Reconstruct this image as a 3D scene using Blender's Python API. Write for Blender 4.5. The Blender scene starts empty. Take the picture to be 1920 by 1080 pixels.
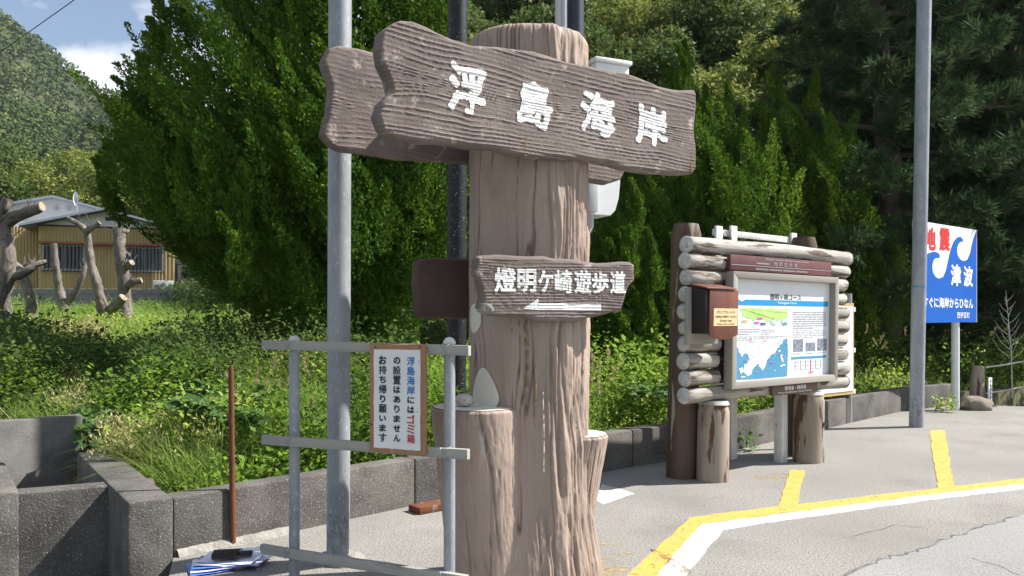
import bpy, bmesh, math, random
import numpy as np
from mathutils import Vector

R = math.radians
S = bpy.context.scene
COL = S.collection
random.seed(7)
rng = np.random.default_rng(11)

# ------------------------------------------------------------------ camera
F, H, HY = 1493.33, 1.55, 600.0          # focal length in photo pixels, eye height, horizon row
cd = bpy.data.cameras.new('camera')
cd.lens, cd.sensor_width, cd.shift_y = 28.0, 36.0, 60.0 / 1920.0
cd.clip_start, cd.clip_end = 0.05, 6000
cam = bpy.data.objects.new('camera', cd)
COL.objects.link(cam)
cam.location = (0, 0, H)
cam.rotation_euler = (R(90), 0, 0)
S.camera = cam

# ------------------------------------------------------------------ sky and sun
SUN_DIR = Vector((0.985, 0.174, 0)).normalized()
SUN_EL = R(47)
SUN = Vector((SUN_DIR.x * math.cos(SUN_EL), SUN_DIR.y * math.cos(SUN_EL), math.sin(SUN_EL)))
w = bpy.data.worlds.new('World')
S.world = w
w.use_nodes = True
nt = w.node_tree
nt.nodes.clear()
def wn(t, **k):
    n = nt.nodes.new(t)
    for a, b in k.items():
        setattr(n, a, b)
    return n
sky = wn('ShaderNodeTexSky', sky_type='NISHITA', sun_disc=False, sun_elevation=SUN_EL)
sky.sun_rotation = math.atan2(SUN.x, SUN.y)
sky.air_density, sky.dust_density, sky.ozone_density = 1.0, 0.7, 1.8
bg = wn('ShaderNodeBackground')
bg.inputs['Strength'].default_value = 0.07
out = wn('ShaderNodeOutputWorld')
tc = wn('ShaderNodeTexCoord')
mp = wn('ShaderNodeMapping')
mp.inputs['Scale'].default_value = (1.0, 1.0, 1.55)
mp.inputs['Location'].default_value = (0.35, 0.12, 0.285)
no = wn('ShaderNodeTexNoise')
no.inputs['Scale'].default_value = 4.2
no.inputs['Detail'].default_value = 9
no.inputs['Roughness'].default_value = 0.56
rp = wn('ShaderNodeValToRGB')
rp.color_ramp.elements[0].color = (.06, .06, .06, 1)
rp.color_ramp.elements[0].position = 0.49
rp.color_ramp.elements[1].position = 0.61
mx = wn('ShaderNodeMix', data_type='RGBA')
mx.inputs['B'].default_value = (8.0, 8.2, 8.5, 1)
L = nt.links.new
L(tc.outputs['Generated'], mp.inputs['Vector'])
L(mp.outputs[0], no.inputs['Vector'])
L(no.outputs['Fac'], rp.inputs[0])
L(rp.outputs[0], mx.inputs['Factor'])
L(sky.outputs[0], mx.inputs['A'])
L(mx.outputs['Result'], bg.inputs['Color'])
L(bg.outputs[0], out.inputs[0])

sl = bpy.data.lights.new('sun', 'SUN')
sl.energy, sl.angle, sl.color = 5.0, R(0.53), (1.0, 0.955, 0.89)
so = bpy.data.objects.new('sun', sl)
COL.objects.link(so)
so.location = (20, 10, 30)
so.rotation_euler = SUN.to_track_quat('Z', 'Y').to_euler()

S.view_settings.view_transform = 'Standard'
S.view_settings.look = 'None'
S.view_settings.exposure = 1.10
S.view_settings.gamma = 1
S.view_settings.use_curve_mapping = False
S.render.engine = 'CYCLES'
S.cycles.max_bounces = 6
S.cycles.transparent_max_bounces = 8
S.cycles.use_denoising = True

# ------------------------------------------------------------------ measuring helpers (photo rows and columns -> metres)
def G(px, py, z=0.0):
    y = F * (H - z) / (py - HY)
    return np.array(((px - 960) / F * y, y, z))
def W(px, py, y):
    return np.array(((px - 960) / F * y, y, H - (py - HY) * y / F))

# ------------------------------------------------------------------ noise
def _hash(x, y, s):
    h = (x.astype(np.int64) * 374761393 + y.astype(np.int64) * 668265263 + s * 974634777) & 0xffffffff
    h = ((h ^ (h >> 13)) * 1274126177) & 0xffffffff
    h = (h ^ (h >> 16)) & 0xffffffff
    return h / 4294967295.0
def vn(x, y, s=0):
    x, y = np.broadcast_arrays(np.asarray(x, float), np.asarray(y, float))
    xi, yi = np.floor(x), np.floor(y)
    fx, fy = x - xi, y - yi
    fx, fy = fx * fx * (3 - 2 * fx), fy * fy * (3 - 2 * fy)
    a, b = _hash(xi, yi, s), _hash(xi + 1, yi, s)
    c, d = _hash(xi, yi + 1, s), _hash(xi + 1, yi + 1, s)
    return (a * (1 - fx) + b * fx) * (1 - fy) + (c * (1 - fx) + d * fx) * fy
def fbm(x, y, s=0, o=4):
    t, a, n = 0, 0.5, 0
    for i in range(o):
        t = t + a * vn(np.asarray(x) * 2 ** i, np.asarray(y) * 2 ** i, s + i * 17)
        n += a
        a *= 0.5
    return t / n
def sst(a, b, x):
    t = np.clip((x - a) / (b - a), 0, 1)
    return t * t * (3 - 2 * t)

# ------------------------------------------------------------------ materials
MATS = {}
def c4(c):
    return (c[0], c[1], c[2], 1)
def mat(name, c1, c2=None, scale=4.0, rough=0.75, bump=0.0, bscale=60.0, metal=0.0, stretch=(1, 1, 1), coord='Object',
        c3=None, s3=60.0, t3=(0.58, 0.64), st3=None, spec=0.3, attr=None, ca=None, lo=0.35, hi=0.65, dist=0.004, c5=None, s5=0.5, t5=(0.5, 0.7), al=None):
    m = bpy.data.materials.new(name)
    MATS[name] = m
    m.use_nodes = True
    t = m.node_tree
    b = t.nodes['Principled BSDF']
    b.inputs['Roughness'].default_value = rough
    b.inputs['Metallic'].default_value = metal
    b.inputs['Specular IOR Level'].default_value = spec
    b.inputs['Base Color'].default_value = c4(c1)
    lk = t.links.new
    def node(ty, **k):
        n = t.nodes.new(ty)
        for a, v in k.items():
            setattr(n, a, v)
        return n
    if coord == 'tc':
        src = node('ShaderNodeAttribute', attribute_name='tc').outputs['Vector']
    else:
        src = node('ShaderNodeTexCoord').outputs[coord]
    def noise(sc, st, det=7, ro=0.6):
        mm = node('ShaderNodeMapping')
        mm.inputs['Scale'].default_value = st
        lk(src, mm.inputs['Vector'])
        n = node('ShaderNodeTexNoise')
        n.inputs['Scale'].default_value = sc
        n.inputs['Detail'].default_value = det
        n.inputs['Roughness'].default_value = ro
        lk(mm.outputs[0], n.inputs['Vector'])
        return n.outputs['Fac']
    cur = None
    def ramp(sock, a, bb):
        r = node('ShaderNodeMapRange')
        r.inputs['From Min'].default_value, r.inputs['From Max'].default_value = a, bb
        lk(sock, r.inputs['Value'])
        return r.outputs[0]
    def mix(fac, a, bcol):
        n = node('ShaderNodeMix', data_type='RGBA')
        lk(fac, n.inputs['Factor'])
        if isinstance(a, tuple):
            n.inputs['A'].default_value = a
        else:
            lk(a, n.inputs['A'])
        n.inputs['B'].default_value = c4(bcol)
        return n.outputs['Result']
    cur = c4(c1)
    if c2:
        cur = mix(ramp(noise(scale, stretch), lo, hi), cur, c2)
    if attr:
        cur = mix(node('ShaderNodeAttribute', attribute_name=attr).outputs['Fac'], cur, ca)
    if c3:
        cur = mix(ramp(noise(s3, st3 or stretch, 5), t3[0], t3[1]), cur, c3)
    if c5:
        cur = mix(ramp(noise(s5, (1, 1, 1), 8, .65), t5[0], t5[1]), cur, c5)
    if not isinstance(cur, tuple):
        lk(cur, b.inputs['Base Color'])
    if al:
        lk(ramp(noise(al[0], (1, 1, 1), 6), al[1], al[2]), b.inputs['Alpha'])
    if bump:
        bn = node('ShaderNodeBump')
        bn.inputs['Strength'].default_value = bump
        bn.inputs['Distance'].default_value = dist
        lk(noise(bscale, stretch, 6), bn.inputs['Height'])
        lk(bn.outputs[0], b.inputs['Normal'])
    return m
def leafmat(name, c1, c2, trans=0.35, rough=0.55, spec=0.25, c3=None, p3=0.9, isl=0.38):
    m = bpy.data.materials.new(name)
    MATS[name] = m
    m.use_nodes = True
    t = m.node_tree
    lk = t.links.new
    b = t.nodes['Principled BSDF']
    o = t.nodes['Material Output']
    b.inputs['Roughness'].default_value = rough
    b.inputs['Specular IOR Level'].default_value = spec
    g = t.nodes.new('ShaderNodeNewGeometry')
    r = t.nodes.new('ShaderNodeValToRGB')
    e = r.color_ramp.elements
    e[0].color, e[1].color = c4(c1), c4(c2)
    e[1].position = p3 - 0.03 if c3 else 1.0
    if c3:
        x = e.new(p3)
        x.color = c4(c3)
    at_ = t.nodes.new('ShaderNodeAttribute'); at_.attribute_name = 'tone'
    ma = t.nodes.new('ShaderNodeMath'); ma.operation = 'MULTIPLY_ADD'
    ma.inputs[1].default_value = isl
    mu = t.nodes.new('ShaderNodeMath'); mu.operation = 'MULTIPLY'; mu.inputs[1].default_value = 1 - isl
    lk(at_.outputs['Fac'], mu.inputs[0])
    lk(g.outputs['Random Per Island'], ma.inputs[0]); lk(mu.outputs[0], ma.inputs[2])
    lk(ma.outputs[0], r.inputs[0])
    lk(r.outputs[0], b.inputs['Base Color'])
    tr = t.nodes.new('ShaderNodeBsdfTranslucent')
    h = t.nodes.new('ShaderNodeHueSaturation')
    h.inputs['Value'].default_value = 1.35
    h.inputs['Hue'].default_value = 0.485
    lk(r.outputs[0], h.inputs['Color'])
    lk(h.outputs[0], tr.inputs['Color'])
    ms = t.nodes.new('ShaderNodeMixShader')
    ms.inputs[0].default_value = trans
    lk(b.outputs[0], ms.inputs[1])
    lk(tr.outputs[0], ms.inputs[2])
    lk(ms.outputs[0], o.inputs['Surface'])
    return m

# ------------------------------------------------------------------ mesh helpers
class Fr:
    """a local frame: x along, y away from the viewer, z up"""
    def __init__(s, o, ang=0.0, lean=0.0):
        s.o = np.array(o, float)
        s.ux = np.array((math.cos(ang), math.sin(ang), 0))
        s.uy = np.array((-math.sin(ang), math.cos(ang), 0))
        s.uz = np.array((0, 0, 1.0)) + s.ux * lean
    def __call__(s, x, y, z):
        return s.o + np.multiply.outer(x, s.ux) + np.multiply.outer(y, s.uy) + np.multiply.outer(z, s.uz)
    def sx(s, px, y=0.0):
        """local x of the photo column px on the plane at local y"""
        k = (px - 960) / F
        b = s.o + s.uy * y
        return (k * b[1] - b[0]) / (s.ux[0] - k * s.ux[1])
    def sz(s, px, py, y=0.0):
        x = s.sx(px, y)
        p = s.o + s.ux * x + s.uy * y
        return x, H - (py - HY) * p[1] / F - s.o[2]
WORLD = Fr((0, 0, 0))
ORG = {}
def tagit(o, label=None, cat=None, group=None, kind=None):
    if label: o['label'] = label
    if cat: o['category'] = cat
    if group: o['group'] = group
    if kind: o['kind'] = kind
    return o
def thing(name, label, cat, loc, group=None, kind=None):
    o = bpy.data.objects.new(name, None)
    o.empty_display_size = 0.1
    COL.objects.link(o)
    o.location = loc
    ORG[o.name] = np.array(loc, float)
    return tagit(o, label, cat, group, kind)
def link(name, me, parent=None, org=None):
    o = bpy.data.objects.new(name, me)
    COL.objects.link(o)
    if parent is not None:
        o.parent = parent
        ORG[o.name] = ORG[parent.name]
    else:
        o.location = org if org is not None else (0, 0, 0)
        ORG[o.name] = np.array(o.location, float)
    return o
class MB:
    def __init__(s):
        s.v, s.f, s.t, s.n = [], [], [], 0
    def add(s, v, f, t=None):
        v = np.asarray(v, float).reshape(-1, 3)
        s.v.append(v)
        s.f.extend([tuple(int(i) + s.n for i in q) for q in f])
        s.t.append(np.asarray(t, float).reshape(-1, 3) if t is not None else v)
        s.n += len(v)
        return s
    def box(s, fr, x0, x1, y0, y1, z0, z1):
        X = np.array([x0, x1, x1, x0, x0, x1, x1, x0])
        Y = np.array([y0, y0, y1, y1, y0, y0, y1, y1])
        Z = np.array([z0, z0, z0, z0, z1, z1, z1, z1])
        return s.add(fr(X, Y, Z), [(0, 3, 2, 1), (4, 5, 6, 7), (0, 1, 5, 4), (1, 2, 6, 5), (2, 3, 7, 6), (3, 0, 4, 7)],
                     np.stack([X, Y, Z], 1))
    def prism(s, fr, pts, y0, y1):
        """outline in local x,z pushed from y0 to y1"""
        p = np.array(pts, float)
        a = sum(p[i][0] * p[(i + 1) % len(p)][1] - p[(i + 1) % len(p)][0] * p[i][1] for i in range(len(p)))
        if a < 0:
            p = p[::-1]
        n = len(p)
        v = np.concatenate([fr(p[:, 0], np.full(n, y0), p[:, 1]), fr(p[:, 0], np.full(n, y1), p[:, 1])])
        f = [tuple(range(n)), tuple(range(2 * n - 1, n - 1, -1))] + [(i, i + n, (i + 1) % n + n, (i + 1) % n) for i in range(n)]
        t = np.concatenate([np.stack([p[:, 0], np.full(n, y), p[:, 1]], 1) for y in (y0, y1)])
        return s.add(v, f, t)
    def flat(s, fr, pts, y):
        p = np.array(pts, float)
        a = sum(p[i][0] * p[(i + 1) % len(p)][1] - p[(i + 1) % len(p)][0] * p[i][1] for i in range(len(p)))
        if a < 0:
            p = p[::-1]
        return s.add(fr(p[:, 0], np.full(len(p), y), p[:, 1]), [tuple(range(len(p)))])
    def slab(s, pts, z0, z1):
        """outline in ground x,y pushed from z0 to z1"""
        p = np.array(pts, float)[:, :2]
        a = sum(p[i][0] * p[(i + 1) % len(p)][1] - p[(i + 1) % len(p)][0] * p[i][1] for i in range(len(p)))
        if a < 0:
            p = p[::-1]
        n = len(p)
        v = np.concatenate([np.c_[p, np.full(n, z0)], np.c_[p, np.full(n, z1)]])
        f = [tuple(range(n - 1, -1, -1)), tuple(range(n, 2 * n))] + [(i, (i + 1) % n, (i + 1) % n + n, i + n) for i in range(n)]
        return s.add(v, f)
    def tube(s, path, rad, n=14, cap=True, amp=0.0, freq=3.0, seed=0, dome=0.0):
        P = np.array(path, float)
        r = np.broadcast_to(np.array(rad, float), (len(P),)).copy()
        if dome:                                   # chamfered ends
            d0, d1 = P[0] - P[1], P[-1] - P[-2]
            d0, d1 = d0 / np.linalg.norm(d0), d1 / np.linalg.norm(d1)
            P = np.concatenate([[P[0]], [P[0] - d0 * dome], P[1:-1], [P[-1] - d1 * dome], [P[-1]]])
            r = np.concatenate([[r[0] * 0.72], [r[0]], r[1:-1], [r[-1]], [r[-1] * 0.72]])
        T = np.gradient(P, axis=0)
        T /= np.linalg.norm(T, axis=1)[:, None]
        u = np.cross(T[0], (0, 0, 1.0) if abs(T[0][2]) < 0.9 else (0, 1.0, 0))
        u /= np.linalg.norm(u)
        L = np.concatenate([[0], np.cumsum(np.linalg.norm(np.diff(P, axis=0), axis=1))])
        an = np.linspace(0, 2 * math.pi, n, endpoint=False)
        vs, ts = [], []
        for i in range(len(P)):
            u = u - T[i] * (u @ T[i])
            u /= np.linalg.norm(u)
            q = np.cross(T[i], u)
            k = r[i] * np.ones(n)
            if amp:
                k = k * (1 + amp * 2 * (fbm(np.cos(an) * 1.3 + 7 + seed, L[i] * freq + np.sin(an) * 1.3 + 50, seed, 3) - 0.5))
            vs.append(P[i] + np.outer(np.cos(an) * k, u) + np.outer(np.sin(an) * k, q))
            ts.append(np.stack([np.full(n, L[i] + seed * 1.7), np.cos(an) * r[i], np.sin(an) * r[i]], 1))
        f = [(i * n + j, i * n + (j + 1) % n, (i + 1) * n + (j + 1) % n, (i + 1) * n + j) for i in range(len(P) - 1) for j in range(n)]
        if cap:
            f += [tuple(range(n - 1, -1, -1)), tuple((len(P) - 1) * n + j for j in range(n))]
        return s.add(np.concatenate(vs), f, np.concatenate(ts))
    def build(s, name, m, parent=None, org=None, smooth=False, bevel=0.0, seg=2, sharp=42, kind=None, attr=None):
        v = np.concatenate(s.v)
        o = ORG[parent.name] if parent is not None else np.array(org if org is not None else (0, 0, 0), float)
        me = bpy.data.meshes.new(name)
        me.from_pydata((v - o).tolist(), [], s.f)
        if bevel:
            bm = bmesh.new()
            bm.from_mesh(me)
            bmesh.ops.bevel(bm, geom=[e for e in bm.edges if len(e.link_faces) == 2 and e.calc_face_angle(0) > 0.5],
                            offset=bevel, segments=seg, affect='EDGES', profile=0.5, clamp_overlap=True)
            bm.to_mesh(me)
            bm.free()
        else:
            a = me.attributes.new('tc', 'FLOAT_VECTOR', 'POINT')
            a.data.foreach_set('vector', np.concatenate(s.t).astype(np.float32).ravel())
            if attr is not None:
                a = me.attributes.new(attr[0], 'FLOAT', 'POINT')
                a.data.foreach_set('value', np.asarray(attr[1], np.float32))
        if smooth or bevel:
            me.shade_smooth()
            me.set_sharp_from_angle(angle=R(sharp))
        if isinstance(m, str):
            m = MATS[m]
        me.materials.append(m)
        ob = link(name, me, parent, o)
        if kind:
            ob['kind'] = kind
        return ob
GLY = {}
def glyph(s, bold=0.0):
    k = (s, bold)
    if k not in GLY:
        c = bpy.data.curves.new('lettering', 'FONT')
        c.body, c.size, c.resolution_u, c.offset, c.fill_mode = s, 1.0, 3, bold, 'FRONT'
        o = bpy.data.objects.new('lettering', c)
        me = bpy.data.meshes.new_from_object(o)
        v = np.array([x.co[:2] for x in me.vertices])
        f = [tuple(p.vertices) for p in me.polygons]
        bpy.data.objects.remove(o)
        bpy.data.curves.remove(c)
        bpy.data.meshes.remove(me)
        lo, hi = v.min(0), v.max(0)
        GLY[k] = ((v - (lo + hi) / 2) / (hi - lo), (hi - lo), f)
    return GLY[k]
def write(mb, fr, s, cx, cz, y, w=None, h=None, bold=0.0, relief=None, rot=0.0, rough=0.0, seed=0):
    if bold and len(s) * h > 0.03:       # heavier strokes: the outline laid down again around itself, a hair apart
        gs = glyph(s)[1]
        em = h / gs[1]
        ww = w if w is not None else gs[0] * em
        b_ = bold * em
        bx_ = bold * ww / gs[0]
        for i in range(9):
            dx, dz = (0, 0) if i == 8 else (bx_ * math.cos(i * math.pi / 4), b_ * math.sin(i * math.pi / 4))
            write(mb, fr, s, cx + dx, cz + dz, y - 0.00016 * i, ww - 2 * bx_, h - 2 * b_, 0.0, None if relief is None else (lambda X, Z, i=i: relief(X, Z) + .00016 * i), rot, rough, seed)
        return
    v, size, f = glyph(s)
    if w is None: w = h * size[0] / size[1]
    if h is None: h = w * size[1] / size[0]
    p = v * np.array((w, h))
    if relief is not None or rough:
        bm = bmesh.new()
        vv = [bm.verts.new((a, b, 0)) for a, b in p]
        for q in f:
            try: bm.faces.new([vv[i] for i in q])
            except ValueError: pass
        bmesh.ops.triangulate(bm, faces=bm.faces[:])
        for _ in range(3):
            ed = [e for e in bm.edges if e.calc_length() > 0.011]
            if not ed: break
            bmesh.ops.subdivide_edges(bm, edges=ed, cuts=1)
            bmesh.ops.triangulate(bm, faces=[q for q in bm.faces if len(q.verts) > 3])
        bm.verts.index_update()
        p = np.array([(a.co.x, a.co.y) for a in bm.verts])
        f = [tuple(a.index for a in q.verts) for q in bm.faces]
        bm.free()
        if rough:
            p = p + rough * np.stack([fbm(p[:, 0] * 22 + seed, p[:, 1] * 22, 3 + seed, 3) - 0.5,
                                      fbm(p[:, 0] * 22 + seed, p[:, 1] * 22 + 40, 5 + seed, 3) - 0.5], 1)
    if rot:
        c_, s_ = math.cos(rot), math.sin(rot)
        p = p @ np.array(((c_, s_), (-s_, c_)))
    X, Z = p[:, 0] + cx, p[:, 1] + cz
    Y = np.full(len(p), y) if relief is None else -relief(X, Z) - 0.0022
    mb.add(fr(X, Y, Z), f)

# ------------------------------------------------------------------ the materials of hard things
mat('pavement', (0.218, 0.208, 0.19), (0.338, 0.325, 0.30), scale=1.1, rough=0.9, bump=0.8, bscale=90, c3=(0.10, 0.098, 0.09), s3=75, t3=(0.47, 0.64), spec=0.2, lo=.3, hi=.7, dist=.008, c5=(0.17, 0.163, 0.148), s5=.55, t5=(.50, .72))
mat('road', (0.22, 0.22, 0.217), (0.32, 0.318, 0.312), scale=0.8, rough=0.9, bump=0.7, bscale=100, c3=(0.12, 0.12, 0.119), s3=85, t3=(0.49, 0.66), spec=0.2, lo=.3, hi=.7, dist=.006, c5=(0.20, 0.198, 0.19), s5=.4, t5=(.5, .72))
mat('crack', (0.10, 0.098, 0.094), (0.16, 0.157, 0.15), scale=9, rough=0.95)
mat('line_worn', (0.40, 0.395, 0.38), (0.30, 0.297, 0.285), scale=14, rough=0.85, al=(22, .46, .58))
mat('line_yellow', (0.58, 0.345, 0.065), (0.50, 0.31, 0.08), scale=5, rough=0.8, bump=0.4, bscale=170, c3=(0.30, 0.26, 0.19), s3=30, t3=(0.56, 0.66), spec=0.25, al=(22, .30, .40))
mat('line_white', (0.58, 0.575, 0.555), (0.48, 0.475, 0.455), scale=6, rough=0.8, bump=0.4, bscale=170, c3=(0.30, 0.295, 0.28), s3=30, t3=(0.56, 0.66), spec=0.25, al=(22, .30, .40))
mat('stain_yellow', (0.44, 0.31, 0.12), (0.36, 0.28, 0.16), scale=9, rough=0.9, al=(24, .42, .66))
mat('stain_rust', (0.20, 0.10, 0.04), (0.26, 0.17, 0.09), scale=14, rough=0.9, al=(16, .40, .75))
mat('old_concrete', (0.07, 0.065, 0.06), (0.14, 0.132, 0.12), scale=2.6, rough=0.95, bump=0.9, bscale=75, c3=(0.27, 0.26, 0.245), s3=85, t3=(0.56, 0.68), spec=0.15, dist=0.008)
mat('slab_concrete', (0.115, 0.112, 0.105), (0.20, 0.195, 0.185), scale=2.2, rough=0.95, bump=0.6, bscale=60, c3=(0.26, 0.255, 0.245), s3=70, t3=(0.60, 0.70), spec=0.15)
mat('mortar', (0.20, 0.19, 0.17), (0.32, 0.305, 0.28), scale=8, rough=0.95, bump=1.0, bscale=30, c3=(0.2, 0.18, 0.15), s3=14, t3=(0.58, 0.68), dist=0.02)
mat('galvanised', (0.225, 0.245, 0.27), (0.31, 0.33, 0.355), scale=9, rough=0.55, metal=0.25, bump=0.06, bscale=90, stretch=(1, 1, 0.35), c3=(0.44, 0.46, 0.48), s3=60, t3=(0.58, 0.7), spec=0.4)
mat('galvanised_foot', (0.16, 0.17, 0.185), (0.30, 0.32, 0.35), scale=24, rough=0.7, metal=0.15, bump=0.25, bscale=90, stretch=(1, 1, 0.4), c3=(0.46, 0.47, 0.48), s3=110, t3=(0.57, 0.63))
mat('white_pole', (0.62, 0.63, 0.64), (0.72, 0.73, 0.73), scale=5, rough=0.55)
mat('black_pole', (0.010, 0.011, 0.013), (0.02, 0.021, 0.024), scale=20, rough=0.5, c3=(0.5, 0.5, 0.48), s3=55, t3=(0.645, 0.675))
mat('navy_pole', (0.025, 0.03, 0.05), (0.04, 0.045, 0.07), scale=6, rough=0.5)
mat('grey_plastic', (0.42, 0.43, 0.45), (0.48, 0.49, 0.5), scale=4, rough=0.5)
mat('cabinet_white', (0.66, 0.68, 0.67), (0.74, 0.755, 0.74), scale=3, rough=0.5, c3=(0.5, 0.5, 0.46), s3=12, t3=(0.64, 0.75))
mat('rusty', (0.16, 0.062, 0.026), (0.10, 0.04, 0.02), scale=14, rough=0.9, bump=0.4, bscale=120, c3=(0.27, 0.23, 0.2), s3=9, t3=(0.58, 0.68), stretch=(1, 1, 0.3))
mat('bark_cement', (0.37, 0.288, 0.238), (0.285, 0.218, 0.18), scale=4.5, rough=0.88, bump=1.0, bscale=34, stretch=(1, 1, 0.22), dist=.007, attr='wear_groove', ca=(0.13, 0.098, 0.082), c5=(0.235, 0.185, 0.155), s5=3.0, t5=(.55, .75), c3=(0.42, 0.35, 0.30), s3=12, t3=(0.63, 0.72), st3=(1, 1, 0.25), spec=0.3)  # attribute mixes the bark grooves towards a darker brown
mat('cut_cement', (0.66, 0.63, 0.56), (0.58, 0.545, 0.47), scale=6, rough=0.85, bump=0.25, bscale=60, c3=(0.35, 0.31, 0.25), s3=28, t3=(0.66, 0.72))
mat('board_brown', (0.118, 0.092, 0.083), (0.165, 0.133, 0.121), scale=4.5, rough=0.85, bump=0.8, bscale=70, c5=(0.20, 0.168, 0.152), s5=2.2, t5=(.5, .72), attr='wear_groove', ca=(0.30, 0.25, 0.225), c3=(0.38, 0.32, 0.285), s3=11, t3=(0.60, 0.70), spec=0.3)
mat('board_back', (0.075, 0.047, 0.04), (0.095, 0.062, 0.052), scale=4, rough=0.75, bump=0.3, bscale=80)
mat('broken_concrete', (0.17, 0.17, 0.155), (0.28, 0.28, 0.265), scale=14, rough=0.95, bump=1.0, bscale=30, c3=(0.14, 0.15, 0.09), s3=12, t3=(0.55, 0.65), dist=0.015)
mat('paint_white', (0.78, 0.78, 0.76), (0.70, 0.695, 0.67), scale=18, rough=0.7, c3=(0.40, 0.36, 0.33), s3=45, t3=(0.67, 0.72))
mat('rail_wood', (0.22, 0.22, 0.205), (0.33, 0.325, 0.30), scale=10, rough=0.85, bump=0.5, bscale=70, stretch=(0.12, 1, 1), coord='tc', c3=(0.2, 0.19, 0.17), s3=16, t3=(0.6, 0.7))
mat('pole_cap', (0.62, 0.61, 0.57), (0.5, 0.48, 0.44), scale=20, rough=0.6)
mat('wire', (0.35, 0.35, 0.35), rough=0.5, metal=0.5)
mat('notice_wood', (0.36, 0.185, 0.105), (0.30, 0.155, 0.09), scale=8, rough=0.75, bump=0.3, bscale=60, stretch=(1, 1, 0.15), c3=(0.42, 0.30, 0.22), s3=10, t3=(0.6, 0.7))
mat('notice_white', (0.70, 0.715, 0.73), (0.64, 0.655, 0.67), scale=6, rough=0.5, c3=(0.42, 0.33, 0.22), s3=26, t3=(0.69, 0.73), spec=0.4)
mat('ink_black', (0.022, 0.023, 0.03), rough=0.6)
mat('ink_blue', (0.035, 0.19, 0.50), rough=0.6)
mat('ink_red', (0.45, 0.03, 0.04), rough=0.6)
mat('ink_grey', (0.30, 0.31, 0.33), rough=0.6)
mat('ink_white', (0.85, 0.86, 0.87), rough=0.6)
mat('stone', (0.44, 0.42, 0.37), (0.54, 0.52, 0.47), scale=9, rough=0.85, bump=0.3, bscale=60, c3=(0.25, 0.24, 0.22), s3=40, t3=(0.58, 0.66))
mat('rock', (0.16, 0.135, 0.11), (0.26, 0.22, 0.185), scale=6, rough=0.95, bump=1.0, bscale=12, dist=0.02)
mat('log_wood', (0.24, 0.222, 0.195), (0.40, 0.385, 0.355), scale=11, rough=0.85, bump=0.9, bscale=34, stretch=(0.10, 1, 1), coord='tc', c3=(0.11, 0.08, 0.062), s3=14, t3=(0.53, 0.60), st3=(0.14, 1, 1), dist=.010)
mat('log_end', (0.52, 0.515, 0.50), (0.38, 0.37, 0.35), scale=18, rough=0.85, bump=0.6, bscale=50, c3=(0.20, 0.18, 0.16), s3=30, t3=(0.58, 0.66))
mat('post_brown', (0.075, 0.046, 0.034), (0.125, 0.085, 0.065), scale=8, rough=0.8, bump=0.4, bscale=40, stretch=(0.10, 1, 1), coord='tc', c3=(0.30, 0.265, 0.215), s3=9, t3=(0.57, 0.63), st3=(0.12, 1, 1))
mat('post_peeling', (0.25, 0.20, 0.155), (0.36, 0.31, 0.25), scale=9, rough=0.85, bump=0.5, bscale=40, stretch=(0.10, 1, 1), coord='tc', c3=(0.10, 0.052, 0.04), s3=7, t3=(0.55, 0.60), st3=(0.18, 1, 1))
mat('frame_wood', (0.20, 0.185, 0.165), (0.36, 0.345, 0.31), scale=9, rough=0.85, bump=0.4, bscale=50, stretch=(0.2, 1, 1), coord='tc', c3=(0.17, 0.145, 0.12), s3=8, t3=(0.6, 0.7))
mat('white_wood', (0.68, 0.68, 0.66), (0.56, 0.55, 0.52), scale=9, rough=0.8, c3=(0.24, 0.20, 0.17), s3=13, t3=(0.62, 0.66), st3=(1, 1, 0.3))
mat('panel_white', (0.72, 0.745, 0.765), (0.68, 0.70, 0.72), scale=2, rough=0.35, spec=0.5)
mat('plate_maroon', (0.115, 0.04, 0.045), (0.14, 0.058, 0.058), scale=5, rough=0.6)
mat('plate_brown', (0.125, 0.08, 0.063), (0.155, 0.105, 0.085), scale=5, rough=0.6)
mat('print_blue', (0.02, 0.26, 0.56), rough=0.4)
mat('print_sea', (0.075, 0.255, 0.42), (0.09, 0.29, 0.46), scale=6, rough=0.4)
mat('print_green', (0.33, 0.55, 0.16), (0.52, 0.66, 0.24), scale=7, rough=0.4)
mat('print_mint', (0.50, 0.70, 0.50), (0.42, 0.62, 0.55), scale=8, rough=0.4)
mat('print_pale', (0.62, 0.70, 0.80), (0.70, 0.74, 0.78), scale=5, rough=0.4)
mat('print_orange', (0.72, 0.32, 0.10), rough=0.4)
mat('print_pink', (0.62, 0.10, 0.32), rough=0.4)
mat('print_navy', (0.05, 0.09, 0.32), rough=0.4)
mat('print_photo', (0.09, 0.11, 0.14), (0.34, 0.38, 0.44), scale=30, rough=0.4, stretch=(1, 1, 1.6))
mat('box_brown', (0.165, 0.06, 0.04), (0.115, 0.042, 0.03), scale=11, rough=0.5, bump=0.1, bscale=60, stretch=(1, 1, 0.12))
mat('box_dark', (0.018, 0.014, 0.013), rough=0.6)
mat('label_cream', (0.72, 0.53, 0.29), (0.68, 0.5, 0.28), scale=4, rough=0.5)
mat('cream_plastic', (0.62, 0.58, 0.46), rough=0.6)
mat('tan_wood', (0.52, 0.36, 0.16), (0.45, 0.31, 0.14), scale=6, rough=0.7)
mat('sign_white', (0.76, 0.78, 0.80), rough=0.4)
mat('sign_blue', (0.008, 0.10, 0.46), (0.01, 0.115, 0.49), scale=2, rough=0.4)
mat('sign_red', (0.60, 0.035, 0.03), rough=0.45)
mat('rope', (0.45, 0.45, 0.43), rough=0.9)
mat('paper', (0.72, 0.75, 0.82), (0.60, 0.66, 0.80), scale=14, rough=0.4)
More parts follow.
